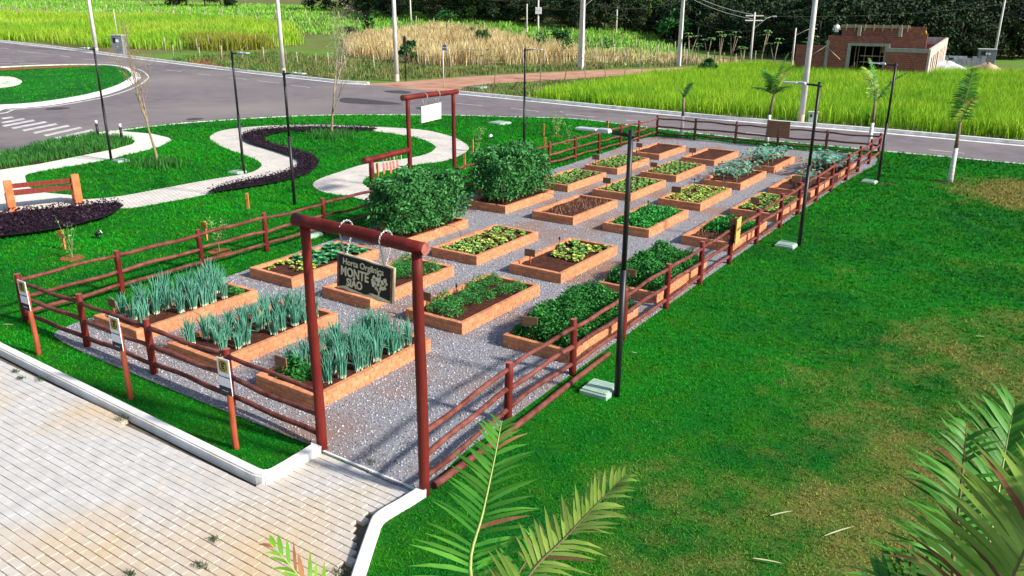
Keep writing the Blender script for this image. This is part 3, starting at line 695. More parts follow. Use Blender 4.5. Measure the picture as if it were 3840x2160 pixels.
V = [(x, -.0215, z) for x, z in face]; mb.add(V, [tuple(range(len(V)))[::-1]]); mb.build('painted_face', M_board, sg)
for sgn in (-1, 1):
    mb = MB(); V = []
    for i in range(7):
        z = -h+.02+i*(2*h-.03)/6; V += [(sgn*w*.995, -.0222, z), (sgn*(w*(.925+.02*math.sin(i*2.1+sgn))), -.0222, z)]
    mb.add(V, [((a, a+2, a+3, a+1) if sgn < 0 else (a, a+1, a+3, a+2))[::(-1 if sgn < 0 else -1)] for a in range(0, 12, 2)]); mb.build('bark_edge', M_bark, sg)
for s_, size, x, z, sx, bo in (('Horta Orgânica', .105, -.02, .128, 1.0, .0015), ('MONTE', .155, -.155, .008, .86, .004), ('SIÃO', .135, -.155, -.115, .9, .004)):
    put('lettering', text_mesh(s_, size, M_cream, .003, 'CENTER', sx, bo), sg, loc=(x, -.0245, z))
mb = MB(); rr = random.Random(8)
for q in range(46):           # carved tree: many small leaf lobes
    a = rr.uniform(0, 6.28); d_ = math.sqrt(rr.random()); cx = .245+math.cos(a)*d_*.125; cz = .005+math.sin(a)*d_*.085; r_ = rr.uniform(.014, .026)
    V = [(cx+math.cos(t)*r_*rr.uniform(.6, 1.2), -.0255-rr.random()*.002, cz+math.sin(t)*r_*rr.uniform(.6, 1.2)) for t in np.linspace(0, 2*math.pi, 8)[:-1]]
    mb.add(V, [tuple(range(7))])
mb.build('carved_crown', M_cream, sg)
mb = MB()
for pts in ([(.245, -.165), (.245, -.12), (.225, -.08), (.20, -.05)], [(.245, -.13), (.265, -.09), (.275, -.06)], [(.235, -.10), (.21, -.085), (.185, -.06)]): mb.tube([(x, -.025, z) for x, z in pts], [.010, .008, .006, .004][:len(pts)], 6)
mb.build('carved_trunk', M_cream, sg)
mb = MB(); hill = [(.08, -.165), (.14, -.152), (.24, -.158), (.34, -.168), (.42, -.178), (.42, -.196), (.30, -.196), (.18, -.186)]
mb.add([(x, -.0248, z) for x, z in hill], [tuple(range(len(hill)))[::-1]]); mb.build('carved_hill', M_cream, sg)
def hang_chain(parent, off, xb, zb, zbeam, rb, along):
    for sd in (-1, 1): pass
    pts = []
    for a in np.linspace(-.2, math.pi+.2, 9): pts.append((0, -math.cos(a)*(rb+.012), zbeam+math.sin(a)*(rb+.012)))
    pts = [(0, -.012, zb)]+pts+[(0, .012, zb)]
    if along == 'x': pts = [(xb, p[1], p[2]) for p in pts]
    else: pts = [(p[1], xb, p[2]) for p in pts]
    put('chain', chain_mesh(pts), parent)
for xx in (-.33, .31): hang_chain(sg, 0, xx, .20, GH-2.57+.01, .09, 'x')
s2 = empty('hanging_board', (-15.25, 18.56, 2.59), R(0), 'blank pale back of a board hanging in the farther gate frame', 'sign'); s2.rotation_euler = (R(2), R(3), R(2))
mb = MB(); mb.box((0, 0, 0), (.022, .47, .235)); me = mb.mesh('board', M_pine); bevel_mesh(me, .006)
M_back = M('pale_board_back', (.72, .68, .56), (.64, .59, .46), sc=3, rough=.8, stretch=(1, 4, 1)); me.materials[0] = M_back; put('board', me, s2)
for xx in (-.30, .30): hang_chain(s2, 0, xx, .22, GH+.02-2.59, .09, 'y')

# low swing frame beside gate two
sf = empty('low_swing_frame', (-15.15, 15.88, 0), 0, 'low red log beam on a short post beside the farther gate', 'frame')
put('post', log_mesh('post', (0, 0, -.1), (0, 0, 1.58), .075, .07, M_red, 31, n=12, bow=.01), sf)
put('beam', log_mesh('beam', (.0, -.30, 1.63), (-.06, 1.60, 1.66), .085, .075, M_red, 32, n=14, bow=.012, ends=True), sf)
M_rope = M('rope', (.62, .52, .36), rough=.9); M_tagred = M('red_cloth', (.62, .09, .05), (.75, .2, .12), sc=9, rough=.8); M_seat = M('swing_seat_wood', (.55, .34, .16), rough=.8)
sw = empty('small_swing', (-15.2, 17.0, 1.58), 0, 'small wooden swing seat on two ropes under the low beam', 'swing')
for yy in (-.14, .14): MB().tube([(0, yy, .02), (0, yy, -.98)], .010, 5).build('rope', M_rope, sw)
MB().box((0, 0, -.99), (.09, .2, .014)).build('seat', M_seat, sw)
for i, yy in enumerate((.28, .42, .56, .68, .84)):
    t = empty('red_pennant', (-15.16, 15.88+yy+.2, 1.56), 0, 'small red cloth pennant hanging from the low log beam', 'pennant', 'red pennants under the low beam')
    MB().tube([(0, 0, .02), (0, 0, -.12)], .006, 4).build('cord', M_rope, t)
    rr = random.Random(i); hh = rr.uniform(.16, .30)
    mb = MB(); mb.add([(-.006, -.035, -.11), (-.006, .035, -.11), (-.006, .05, -.11-hh), (-.006, -.02, -.11-hh*1.1), (.006, -.035, -.11), (.006, .035, -.11), (.006, .05, -.11-hh), (.006, -.02, -.11-hh*1.1)], [(0, 1, 2, 3), (7, 6, 5, 4), (0, 4, 5, 1), (1, 5, 6, 2), (2, 6, 7, 3), (3, 7, 4, 0)]); mb.build('cloth', M_tagred, t)
# ------------------------------------------------------------------ parking signs
M_signw = M('sign_white', (.80, .82, .84), rough=.5); M_navy = M('sign_navy', (.010, .018, .035), rough=.5); M_yel = M('sign_yellow', (.50, .40, .06), rough=.5); M_ink = M('sign_black', (.012, .012, .012), rough=.5)
M_stake = M('red_brown_stake', (.30, .055, .022), (.38, .10, .045), sc=8, rough=.7, bump=.3, stretch=(1, 1, .3), rnd=.1)
txtE = text_mesh('E', .115, M_ink, .001, 'CENTER', 1, .006); txtP = text_mesh('ESTACIONAMENTO', .026, M_navy, .001, 'CENTER', .95); txtw = text_mesh('MONTE SIÃO', .02, M_signw, .001, 'CENTER', 1.0)
plabs = ('white parking sign on a red stake, leftmost, at the fence corner', 'white parking sign on a red stake, middle of the three', 'white parking sign on a red stake, nearest the entrance gate')
for (bx, by), lb in zip(((-13.39, 5.92), (-10.67, 5.84), (-8.21, 5.80)), plabs):
    o = empty('parking_sign', (bx, by, 0), R(2), lb, 'sign', 'white parking signs on stakes')
    put('stake', log_mesh('stake', (0, 0, -.1), (0, 0, 1.12), .042, .036, M_stake, int(-bx*10), n=10, bow=.012), o)
    me = MB().box((0, -.048, 1.06), (.115, .006, .25)).mesh('panel', M_signw); bevel_mesh(me, .002); put('panel', me, o)
    MB().box((0, -.056, .865), (.115, .0015, .055)).build('dark_band', M_navy, o)
    MB().box((-.0, -.056, 1.205), (.082, .0015, .085)).build('yellow_square', M_yel, o)
    mb = MB(); strip_r = []
    mb.tube([(math.cos(t)*.066, -.0585, 1.205+math.sin(t)*.066) for t in np.linspace(0, 2*math.pi, 25)], .005, 5, False); mb.build('ring', M_ink, o)
    put('letter', txtE, o, loc=(0, -.0590, 1.205)); put('lettering', txtP, o, loc=(0, -.0556, 1.055)); put('small_lettering', txtw, o, loc=(0, -.0590, .862))
# ------------------------------------------------------------------ plaques on the fences
pq = empty('yellow_plaque', (-5.60, 17.46, .0), R(6), 'yellow wooden plaque fixed to the right fence post', 'plaque')
me = MB().box((0.03, 0, .80), (.014, .21, .29)).mesh('board', M_plaquelt); bevel_mesh(me, .006); put('board', me, pq)
hm = text_mesh('HORTA', .095, M_engrave, .001)
hm2 = text_mesh('COMUNITÁRIA', .045, M_engrave, .001)
put('lettering', hm, pq, loc=(.0465, 0, .84), rot=(0, 0, math.pi/2))
pq = empty('brown_plaque', (-9.68, 34.31, 0), 0, 'square dark brown board split around the far fence post', 'plaque')
for sx in (-1, 1):
    me = MB().box((sx*.27, -.02, .79), (.235, .014, .33)).mesh('board', M_plaque); bevel_mesh(me, .006); put('board', me, pq, rot=(0, R(-2*sx), 0))
# ------------------------------------------------------------------ vegetables
SOILZ = .185
M_onion = M('onion_leaf', (.075, .31, .20), (.16, .44, .31), sc=5, rough=.5, island=.35, world=True, trans=.15)
M_onionw = M('onion_stem', (.62, .70, .50), rough=.6, island=.2)
M_lett = M('lettuce_leaf', (.30, .50, .06), (.60, .68, .20), sc=7, rough=.6, rnd=.2, trans=.2)
M_lettd = M('lettuce_leaf_green', (.16, .44, .08), (.45, .62, .20), sc=7, rough=.6, rnd=.2, trans=.2)
M_lettf = M('lettuce_leaf_far', (.14, .36, .06), (.45, .58, .20), sc=5, rough=.6, world=True, island=.3, trans=.2)
M_cabb = M('cabbage_leaf', (.035, .22, .07), (.10, .36, .15), sc=6, rough=.5, rnd=.2)
M_spin = M('spinach_leaf', (.015, .20, .03), (.05, .34, .05), sc=6, rough=.5, island=.4, world=True, trans=.15)
M_pars = M('parsley_leaf', (.012, .13, .018), (.045, .25, .04), sc=5, rough=.6, island=.5, world=True, trans=.15)
M_carr = M('carrot_leaf', (.02, .18, .03), (.07, .30, .06), sc=5, rough=.6, island=.45, rnd=0, trans=.15)
M_tom = M('tomato_leaf', (.016, .125, .026), (.07, .26, .06), sc=5, rough=.6, island=.5, trans=.12)
M_stem = M('green_stem', (.14, .25, .09), (.2, .3, .13), sc=9, rough=.7)
M_broc = M('broccoli_leaf', (.07, .24, .15), (.16, .37, .26), sc=5, rough=.5, island=.3, trans=.1)
M_brocst = M('broccoli_stem', (.32, .40, .24), rough=.6)
M_dryst = M('dry_sprout', (.34, .20, .12), rough=.9, island=.4)

def leaf_strip(mb, base, az, L, W, rise, droop, n=4, curl=.0, rr=random):
    """a broad leaf: strip of n segments with a rounded outline, rising then drooping"""
    P = []; d = Vector((math.cos(az), math.sin(az), 0)); s = Vector((-d.y, d.x, 0)); p = Vector(base); ang = rise
    V = []
    for i in range(n+1):
        t = i/n; w = W*math.sin(math.pi*min(.96, .12+.86*t))**.8*.5
        up = Vector((0, 0, 1)); nv = (up*math.cos(ang)-d*math.sin(ang))
        V += [p+s*w+nv*curl*w, p, p-s*w+nv*curl*w]
        p = p+(d*math.cos(ang)+up*math.sin(ang))*(L/n); ang -= droop/n
    F = []
    for i in range(n):
        a = i*3; F += [(a, a+1, a+4, a+3), (a+1, a+2, a+5, a+4)]
    mb.add(V, F, True)
def lettuce(seed, mat, R_=.115, n=13):
    rr = random.Random(seed); mb = MB()
    for i in range(n):
        f = i/n; leaf_strip(mb, (0, 0, .005+.02*f), i*2.4+rr.uniform(-.3, .3), R_*(1.0-.35*f)*rr.uniform(.8, 1.2), R_*.95*(1-.3*f), .25+1.0*f, .9, 3, .35, rr)
    return mb.mesh('lettuce', mat)
def onion(seed):
    rr = random.Random(seed); mb = MB(); k = rr.randint(28, 38)
    for i in range(k):
        a = rr.uniform(0, 6.28); r0 = rr.uniform(0, .07); b = Vector((math.cos(a)*r0, math.sin(a)*r0, 0)); h = rr.uniform(.26, .50); ln = rr.uniform(.02, .34)*h; a2 = a+rr.uniform(-.8, .8)
        P = [b, b+Vector((math.cos(a2)*ln*.05, math.sin(a2)*ln*.05, h*.12)), b+Vector((math.cos(a2)*ln*.45, math.sin(a2)*ln*.45, h*.72)), b+Vector((math.cos(a2)*ln, math.sin(a2)*ln, h))]
        if rr.random() < .12: P[3] = P[2]+Vector((math.cos(a2)*.13, math.sin(a2)*.13, -.05))
        mb.cur = 1; mb.tube(P[:2], [.008, .007], 4, False); mb.cur = 0; mb.tube(P[1:], [.007, .0075, .0015], 4, False)
    return mb.mesh('onion_clump', [M_onion, M_onionw])
def feather(seed, mat, R_=.16, H_=.22, n=420, L=.035):
    g = np.random.default_rng(seed); a = g.uniform(0, 6.28, n); r = R_*np.sqrt(g.random(n)); z = H_*(1-(r/R_)**2*.6)*g.uniform(.25, 1, n)
    V, F = quads_leaf(np.column_stack([r*np.cos(a), r*np.sin(a), z]), L, L*.42, seed=seed); return np_mesh('carrot_tops', V, F, mat)
def broccoli(seed, H_=.42):
    rr = random.Random(seed); mb = MB(); mb.cur = 1; mb.tube([(0, 0, 0), (rr.uniform(-.03, .03), rr.uniform(-.03, .03), H_*.5), (rr.uniform(-.05, .05), rr.uniform(-.05, .05), H_*.8)], [.014, .012, .010], 6)
    for i in range(10):
        az = i*2.4+rr.uniform(-.3, .3); z = H_*(.3+.55*i/10); b = Vector((0, 0, z)); L = rr.uniform(.10, .17); e = b+Vector((math.cos(az)*L, math.sin(az)*L, L*.55))
        mb.cur = 1; mb.tube([b, (b+e)/2+Vector((0, 0, .02)), e], [.006, .005, .004], 4, False); mb.cur = 0
        leaf_strip(mb, e, az, rr.uniform(.16, .24), rr.uniform(.12, .18), .5, 1.7, 4, .2, rr)
    return mb.mesh('broccoli', [M_broc, M_brocst])
def place(me_list, name, pts, bed, lb, cat, grp, smin=.85, smax=1.15, z=SOILZ, seed=0):
    rr = random.Random(seed); bx, by = BEDX[bed[0]], BEDY[int(bed[1])-1]
    for (x, y) in pts:
        s = rr.uniform(smin, smax); o = put(name, me_list[rr.randrange(len(me_list))], None, loc=(bx+x, by+y, z), rot=(rr.uniform(-.08, .08), rr.uniform(-.08, .08), rr.uniform(0, 6.28)), sc=s); tag(o, lb, cat, grp)
def grid(nx, ny, x0, x1, y0, y1, j, drop=0, seed=0, stag=False):
    rr = random.Random(seed); P = []
    for b in range(ny):
        for a in range(nx):
            if rr.random() < drop: continue
            xx = x0+(x1-x0)*(a+(.5 if (stag and b % 2) else 0))/(nx-.5 if stag else max(1, nx-1)); yy = y0+(y1-y0)*b/max(1, ny-1)
            P.append((min(max(xx+rr.uniform(-j, j), .16), BW-.16), min(max(yy+rr.uniform(-j, j), .16), BL-.16)))
    return P
ON = [onion(i) for i in range(6)]
place(ON, 'spring_onion', grid(3, 9, .28, 1.05, .35, 2.25, .06, .08, 1), 'D1', 'tall blue-green spring onion clump in the front left corner bed', 'spring onion', 'spring onions in the front left bed', .9, 1.25, seed=1)
place(ON, 'spring_onion', grid(3, 9, .28, 1.05, .28, 2.3, .06, .16, 2), 'C1', 'blue-green spring onion clump in the middle front bed', 'spring onion', 'spring onions in the middle front bed', .8, 1.1, seed=2)
place(ON, 'spring_onion', grid(4, 8, .25, 1.08, .52, 2.3, .05, .04, 3), 'B1', 'dense blue-green spring onion clump in the bed by the gate post', 'spring onion', 'spring onions in the bed by the gate', .9, 1.2, seed=3)
def bush_stuff(name, bed, x0, x1, y0, y1, h, n, L, mat, lb, cat, seed, over=0, parent=None, core=True):
    g = np.random.default_rng(seed); bx, by = BEDX[bed[0]], BEDY[int(bed[1])-1]
    x = g.uniform(x0-over, x1+over, n); y = g.uniform(y0-over, y1+over, n)
    fx = np.minimum(x-(x0-over), (x1+over)-x)/.22; fy = np.minimum(y-(y0-over), (y1+over)-y)/.22; ed = np.clip(np.minimum(fx, fy), 0, 1)**.5
    lump = .78+.22*np.sin(x*7+seed)*np.sin(y*6+1.3*seed)+g.normal(0, .05, n)
    z = SOILZ-.02+h*ed*lump*(g.uniform(.0, 1, n)**.35)
    V, F = quads_leaf(np.column_stack([x+bx, y+by, z]), L, L*.5, seed=seed)
    o = put(name, np_mesh(name, V, F, mat)); return tag(o, lb, cat, kind='stuff')
bush_stuff('leafy_herb', 'B1', .22, .75, .2, .62, .42, 1500, .06, M_pars, 'leafy green herb at the front corner of the gate onion bed', 'herb', 5)
bush_stuff('young_herb', 'D1', .8, 1.15, 2.2, 2.45, .22, 500, .045, M_carr, 'small feathery herb at the far end of the front left bed', 'herb', 6)
bush_stuff('parsley', 'A2', .16, BW-.14, .22, BL-.18, .52, 15000, .065, M_pars, 'dense dark parsley spilling over the nearest right-hand bed', 'parsley', 7, .10)
bush_stuff('parsley', 'A3', .16, BW-.14, .20, BL-.18, .50, 13000, .065, M_pars, 'dense dark parsley filling the second bed along the right fence', 'parsley', 8, .08)
bush_stuff('spinach', 'B4', .15, BW-.15, .16, BL-.16, .17, 4200, .10, M_spin, 'bright green spinach filling its bed from edge to edge', 'spinach', 9)
bush_stuff('spinach', 'A4', .15, BW-.15, 1.0, BL-.3, .22, 2800, .10, M_spin, 'bright green spinach in the far half of the bed behind the plaque', 'spinach', 10)
CB = [lettuce(20+i, M_cabb, .17, 14) for i in range(3)]
place(CB, 'cabbage', grid(4, 6, .24, 1.08, 1.05, 2.35, .05, .04, 11, True), 'D2', 'round-leaved green cabbage in the bed behind the front left onions', 'cabbage', 'cabbages in the second-row left bed', .85, 1.15, seed=4)
LT = [lettuce(i, M_lett) for i in range(4)]; LG = [lettuce(40+i, M_lettd) for i in range(4)]
place(LT, 'lettuce', grid(3, 3, .3, 1.0, .32, .85, .08, .15, 12), 'D2', 'small pale lettuce at the near end of the cabbage bed', 'lettuce', 'lettuces among the cabbages', .7, 1.0, seed=5)
place(LT+LG, 'lettuce', grid(6, 11, .2, 1.12, .22, 2.4, .04, .06, 13, True), 'C3', 'small pale lettuce in the bed beside the nearer tomato bushes', 'lettuce', 'lettuces in the third-row bed by the tomatoes', .65, 1.0, seed=6)
place(LT+LG, 'lettuce', grid(5, 8, .25, 1.08, 1.15, 2.4, .05, .22, 14, True), 'B3', 'pale lettuce in the far half of the half-bare bed', 'lettuce', 'lettuces in the half-bare bed', .75, 1.15, seed=7)
place(LT, 'lettuce', grid(5, 11, .2, 1.12, .3, 2.4, .025, .03, 15), 'B5', 'lime lettuce in neat rows behind the full spinach bed', 'lettuce', 'lettuces behind the spinach bed', .8, 1.1, seed=8)
place(LT+LG, 'lettuce', grid(5, 10, .2, 1.12, .45, 2.4, .025, .05, 16), 'A5', 'lime lettuce in the rows close to the right fence', 'lettuce', 'lettuces by the right fence', .85, 1.15, seed=9)
place(LG, 'lettuce', grid(5, 10, .2, 1.12, .25, 2.4, .04, .05, 17, True), 'C5', 'small green lettuce in the bed behind the tiny sprouts', 'lettuce', 'lettuces behind the sprout bed', .8, 1.1, seed=10)
place(LG, 'lettuce', grid(5, 9, .2, 1.12, .3, 2.4, .04, .05, 18, True), 'D5', 'small green lettuce in the bed behind the farther tomatoes', 'lettuce', 'lettuces behind the farther tomato bushes', .8, 1.1, seed=11)
# beyond the 300 largest: the two far lettuce beds as one
mb = MB(); rr = random.Random(61)
for bed in ('D6', 'C6'):
    for (x, y) in grid(6, 11, .2, 1.12, .25, 2.4, .03, .04, 19, True):
        b = Vector((BEDX[bed[0]]+x, BEDY[5]+y, SOILZ))
        for i in range(8): leaf_strip(mb, b+Vector((0, 0, .01+.004*i)), i*2.4+rr.random(), .10*rr.uniform(.8, 1.15), .10, .3+.09*i, .9, 2, .3, rr)
tag(mb.build('lettuces', M_lettf), 'small lettuces in the two sixth-row beds on the left', 'lettuces', kind='stuff')
CT = [feather(70+i, M_carr, .20, .26, 520, .045) for i in range(3)]
place(CT, 'carrot_tops', [(.45, .35), (.85, .3), (.35, .75), (.62, .72), (.55, 1.05), (.78, 1.05), (.5, 1.42), (.86, 1.4), (.38, 1.9), (.42, 2.2), (.95, 1.85), (1.05, 2.15)], 'B2', 'feathery carrot tops in the bed behind the right gate post', 'carrot', 'carrot tops behind the gate post', .8, 1.15, seed=12)
place(CT, 'carrot_tops', [(.35, 1.35), (.55, 1.6), (.4, 1.85), (.75, 1.45), (.65, 1.9), (1.0, 1.7), (.35, 2.2), (1.1, 2.1)], 'C2', 'feathery carrot tops in the bed behind the hanging sign', 'carrot', 'carrot tops behind the hanging sign', .8, 1.2, seed=13)
BR = [broccoli(80+i) for i in range(4)]
place(BR, 'broccoli_plant', grid(3, 4, .3, 1.0, .3, 2.3, .08, .05, 20), 'B6', 'leggy blue-green broccoli plant in the nearer broccoli bed', 'broccoli', 'broccoli in the sixth-row bed', .75, 1.1, seed=14)
place(BR, 'broccoli_plant', grid(3, 4, .3, 1.0, .3, 2.3, .08, .05, 21), 'B7', 'leggy blue-green broccoli plant in the far-row middle bed', 'broccoli', 'broccoli in the far-row bed', .9, 1.2, seed=15)
place(BR, 'broccoli_plant', grid(3, 5, .28, 1.05, .3, 2.3, .06, .0, 22), 'A7', 'bushy blue-green broccoli plant in the far right corner bed', 'broccoli', 'broccoli in the far right bed', .9, 1.25, seed=16)
place(BR, 'broccoli_plant', [(.5, 1.9), (.85, 1.75), (.8, 2.2), (.95, 1.35)], 'A6', 'lone broccoli plant in the mostly bare bed', 'broccoli', 'broccoli in the mostly bare bed', .7, .9, seed=17)
def sprouts(bed, y0, y1, lb, seed, h=(.04, .12)):
    bx, by = BEDX[bed[0]], BEDY[int(bed[1])-1]; g = np.random.default_rng(seed)
    X, Y = np.meshgrid(np.linspace(.2, BW-.2, 9), np.arange(y0, y1, .15)); P = np.column_stack([X.ravel()+bx, Y.ravel()+by, np.full(X.size, SOILZ)]); P[:, :2] += g.normal(0, .02, (len(P), 2))
    V, F = blades(tufts(P, 3, .012, seed), h[0], h[1], .014, .5, seed); tag(put('sprouts', np_mesh('sprouts', V, F, M_dryst)), lb, 'sprouts', kind='stuff')
sprouts('C4', .2, 2.45, 'rows of tiny dry sprouts in the dark-soil bed', 91); sprouts('A4', .2, 1.0, 'tiny sprouts in the near half of the bed behind the plaque', 92)
# tomatoes: tall bushes, each plant a thing
def tomato(seed):
    g = np.random.default_rng(seed); n = 1150; rr = random.Random(seed)
    z = g.uniform(.08, 1, n)**.8; a = g.uniform(0, 6.28, n); rad = (.12+.34*np.sin(np.clip(z*1.15+.15, 0, 1)*math.pi*.82))*np.sqrt(g.uniform(.15, 1, n))*(1+.38*np.sin(3*a+seed)*np.sin(6*z+seed))
    C = np.column_stack([rad*np.cos(a), rad*np.sin(a), z*1.42+.05]); V, F = quads_leaf(C, .125, .055, seed=seed, droop=.9)
    fol = np_mesh('foliage', V, F, M_tom)
    mb = MB()
    for q in range(3): mb.tube([(0, 0, 0), (rr.uniform(-.1, .1), rr.uniform(-.1, .1), .6), (rr.uniform(-.2, .2), rr.uniform(-.2, .2), 1.25)], [.014, .011, .006], 5)
    return fol, mb.mesh('stem', M_stem)
TM = [tomato(100+i) for i in range(3)]
for bed, lb, grp in (('D3', 'tall leafy tomato plant in the nearer tomato bed', 'tomato plants of the nearer bed'), ('D4', 'tall leafy tomato plant in the farther tomato bed', 'tomato plants of the farther bed')):
    rr = random.Random(len(lb)); bx, by = BEDX['D'], BEDY[int(bed[1])-1]
    for (x, y) in grid(3, 6, .28, 1.04, .38, 2.2, .06, 0, 23):
        fol, st = TM[rr.randrange(3)]; o = empty('tomato_plant', (bx+x, by+y, SOILZ-.01), rr.uniform(0, 6.28), lb, 'tomato plant', grp); s = rr.uniform(.85, 1.08); o.scale = (s, s, s*rr.uniform(.9, 1.02))
        put('foliage', fol, o); put('stem', st, o)
# ------------------------------------------------------------------ bed markers and sprinklers
mk_st = MB().tube([(0, 0, -.05), (0, 0, .26)], .019, 6).mesh('stake', M_stake); me = MB().box((0, -.024, .31), (.13, .009, .085)).mesh('board', M_plaque); bevel_mesh(me, .004)
mk = {'D1': (.28, .25), 'B1': (.35, .25), 'B2': (.32, .25), 'A2': (.42, .22), 'B3': (.35, .3), 'A3': (.6, .25), 'D3': (.5, .18), 'D4': (.28, .2), 'A4': (.95, 1.05), 'D5': (.3, .2), 'C5': (.35, .3), 'B5': (.45, .25), 'A5': (.55, .4), 'D6': (.3, .3), 'C6': (.35, .3), 'B6': (.45, .3), 'A6': (.7, .5), 'D7': (.35, .25), 'C7': (.35, .25), 'A7': (.6, .35), 'C2': (.3, .4)}
desc = {'D1': 'front left onion bed', 'B1': 'onion bed by the gate post', 'B2': 'carrot bed behind the right gate post', 'A2': 'nearest parsley bed', 'B3': 'half-bare lettuce bed', 'A3': 'second parsley bed', 'D3': 'nearer tomato bed', 'D4': 'farther tomato bed', 'A4': 'bed behind the yellow plaque', 'D5': 'lettuce bed behind the farther tomatoes', 'C5': 'lettuce bed behind the tiny sprouts', 'B5': 'lime lettuce bed behind the spinach', 'A5': 'lettuce bed at the right fence', 'D6': 'sixth-row lettuce bed at the left fence', 'C6': 'sixth-row lettuce bed, second from left', 'B6': 'nearer broccoli bed', 'A6': 'mostly bare bed at the right fence', 'D7': 'bare bed in the far left corner', 'C7': 'bare far-row bed, second from left', 'A7': 'far right broccoli bed', 'C2': 'bed behind the hanging sign'}
M_txtl = M('worn_lettering', (.40, .27, .15), rough=.9)
wl_me = MB()
for i, zz in enumerate((.335, .300)): wl_me.box((0, -.0335, zz), (.085-.02*i, .0006, .0075))
rr = random.Random(4)
for k_, (x, y) in mk.items():
    o = empty('bed_marker', (BEDX[k_[0]]+x, BEDY[int(k_[1])-1]+y, SOILZ-.02), R(rr.uniform(-6, 14)), 'brown name board on red stake in the '+desc[k_], 'marker', 'name boards of the beds'); s = rr.uniform(.92, 1.1); o.scale = (s, s, s)
    put('stake', mk_st, o); put('board', me, o)
sp = MB(); sp.tube([(0, 0, 0), (0, 0, .42)], .008, 5); sp.tube([(0, 0, .40), (0, 0, .47)], .02, 6); sp_me = sp.mesh('riser', M_black)
hz = MB(); hz.tube([(0, 0, .05), (.25, -.05, .10), (.50, -.10, .10), (.62, -.13, .02), (.70, -.16, -.15)], .006, 4); hz_me = hz.mesh('hose', M_black)
for k_, (x, y) in {'D1': (1.1, 1.15), 'B2': (.62, .75), 'B3': (.52, 1.25), 'D3': (1.16, 1.75), 'D4': (1.16, 2.1), 'B4': (.62, 1.4), 'B5': (.5, 1.5), 'C5': (.14, 2.3), 'D6': (1.2, 1.7), 'D7': (1.2, 2.0)}.items():
    o = empty('sprinkler', (BEDX[k_[0]]+x, BEDY[int(k_[1])-1]+y, SOILZ-.02), 0, 'thin black sprinkler riser in the '+desc.get(k_, 'spinach bed from edge to edge'), 'sprinkler', 'sprinklers in the beds')
    put('riser', sp_me, o); put('hose', hz_me, o)
# ------------------------------------------------------------------ park lamps, covers
def lamp(p, sx, lb, H_=3.97):
    o = empty('park_lamp', (p[0], p[1], 0), 0, lb, 'street lamp', 'black park lamps')
    mb = MB(); mb.tube([(0, 0, -.1), (0, 0, 2.0)], .047, 12); mb.build('lower_post', M_black, o)
    mb = MB(); mb.tube([(0, 0, 1.98), (0, 0, H_)], .037, 12); mb.build('upper_post', M_black, o)
    mb = MB(); mb.tube([(-.06*sx, 0, H_-.09), (.28*sx, 0, H_-.07)], .024, 8); mb.build('arm', M_black, o)
    hd = MB(); hd.box((.40*sx, 0, H_-.05), (.10, .055, .03), taper=.8); me = hd.mesh('lamp_head', M_led); bevel_mesh(me, .01); h_ = put('lamp_head', me, o)
    pl = MB(); pl.box((.66*sx, 0, H_-.045), (.17, .08, .012), taper=.9); me = pl.mesh('led_panel', M_led); bevel_mesh(me, .004); put('led_panel', me, h_)
    lens = MB(); lens.box((.66*sx, 0, H_-.062), (.14, .06, .004)); put('lens', lens.mesh('lens', M_signw), h_)
lamp((-4.77, 10.0), -1, 'black lamp post on the lawn nearest the camera'); lamp((-4.78, 19.83), -1, 'black lamp post halfway along the right fence', 3.93); lamp((-4.75, 29.2), -1, 'black lamp post at the far end of the right fence', 3.9)
lamp((-29.28, 16.8), -1, 'black lamp post beside the gravel path, farthest left', 4.05); lamp((-23.18, 17.98), 1, 'black lamp post inside the bend of the winding path', 4.08); lamp((-18.17, 15.76), 1, 'black lamp post left of the swing frame behind the log fence', 3.8); lamp(tuple(at(1318, 367)[:2]), 1, 'black lamp post behind the farther tomato bushes', 3.95)
cov_me = MB().box((0, 0, .03), (.23, .23, .05)).mesh('box', M_cover); bevel_mesh(cov_me, .012)
lid_me = MB()
lid_me.box((0, 0, .092), (.20, .20, .010))
for i in range(7): lid_me.box((0, -.15+.05*i, .1035), (.17, .010, .003))
lid_me = lid_me.mesh('lid', M_cover)
for p, s, lb in ((tuple(at(1508, 985)[:2]), 1, 'pale green cable pit cover at the nearest lamp post'), (tuple(at(1978, 620)[:2]), 1, 'pale green cable pit cover at the middle lamp on the right'), (tuple(at(2187, 460)[:2]), 1, 'pale green cable pit cover at the far right lamp'), (tuple(at(304, 407)[:2]), 1, 'pale cable pit cover at the lamp by the gravel path'), (tuple(at(597, 436)[:2]), 1, 'pale cable pit cover at the lamp in the path bend'), (tuple(at(1257, 311)[:2]), 1.9, 'large green pit cover on the lawn near the road'), (tuple(at(782, 594)[:2]), 1, 'pale cable pit cover behind the left log fence'), (tuple(at(1205, 217)[:2]), 2.2, 'green pit cover on the verge beside the dirt road')):
    o = empty('pit_cover', (p[0], p[1], -.01 if p[1] < 45 else -.12), R(rr.uniform(-8, 8)), lb, 'pit cover', 'cable pit covers in the grass'); o.scale = (s, s, 1); put('box', cov_me, o); put('lid', lid_me, o)
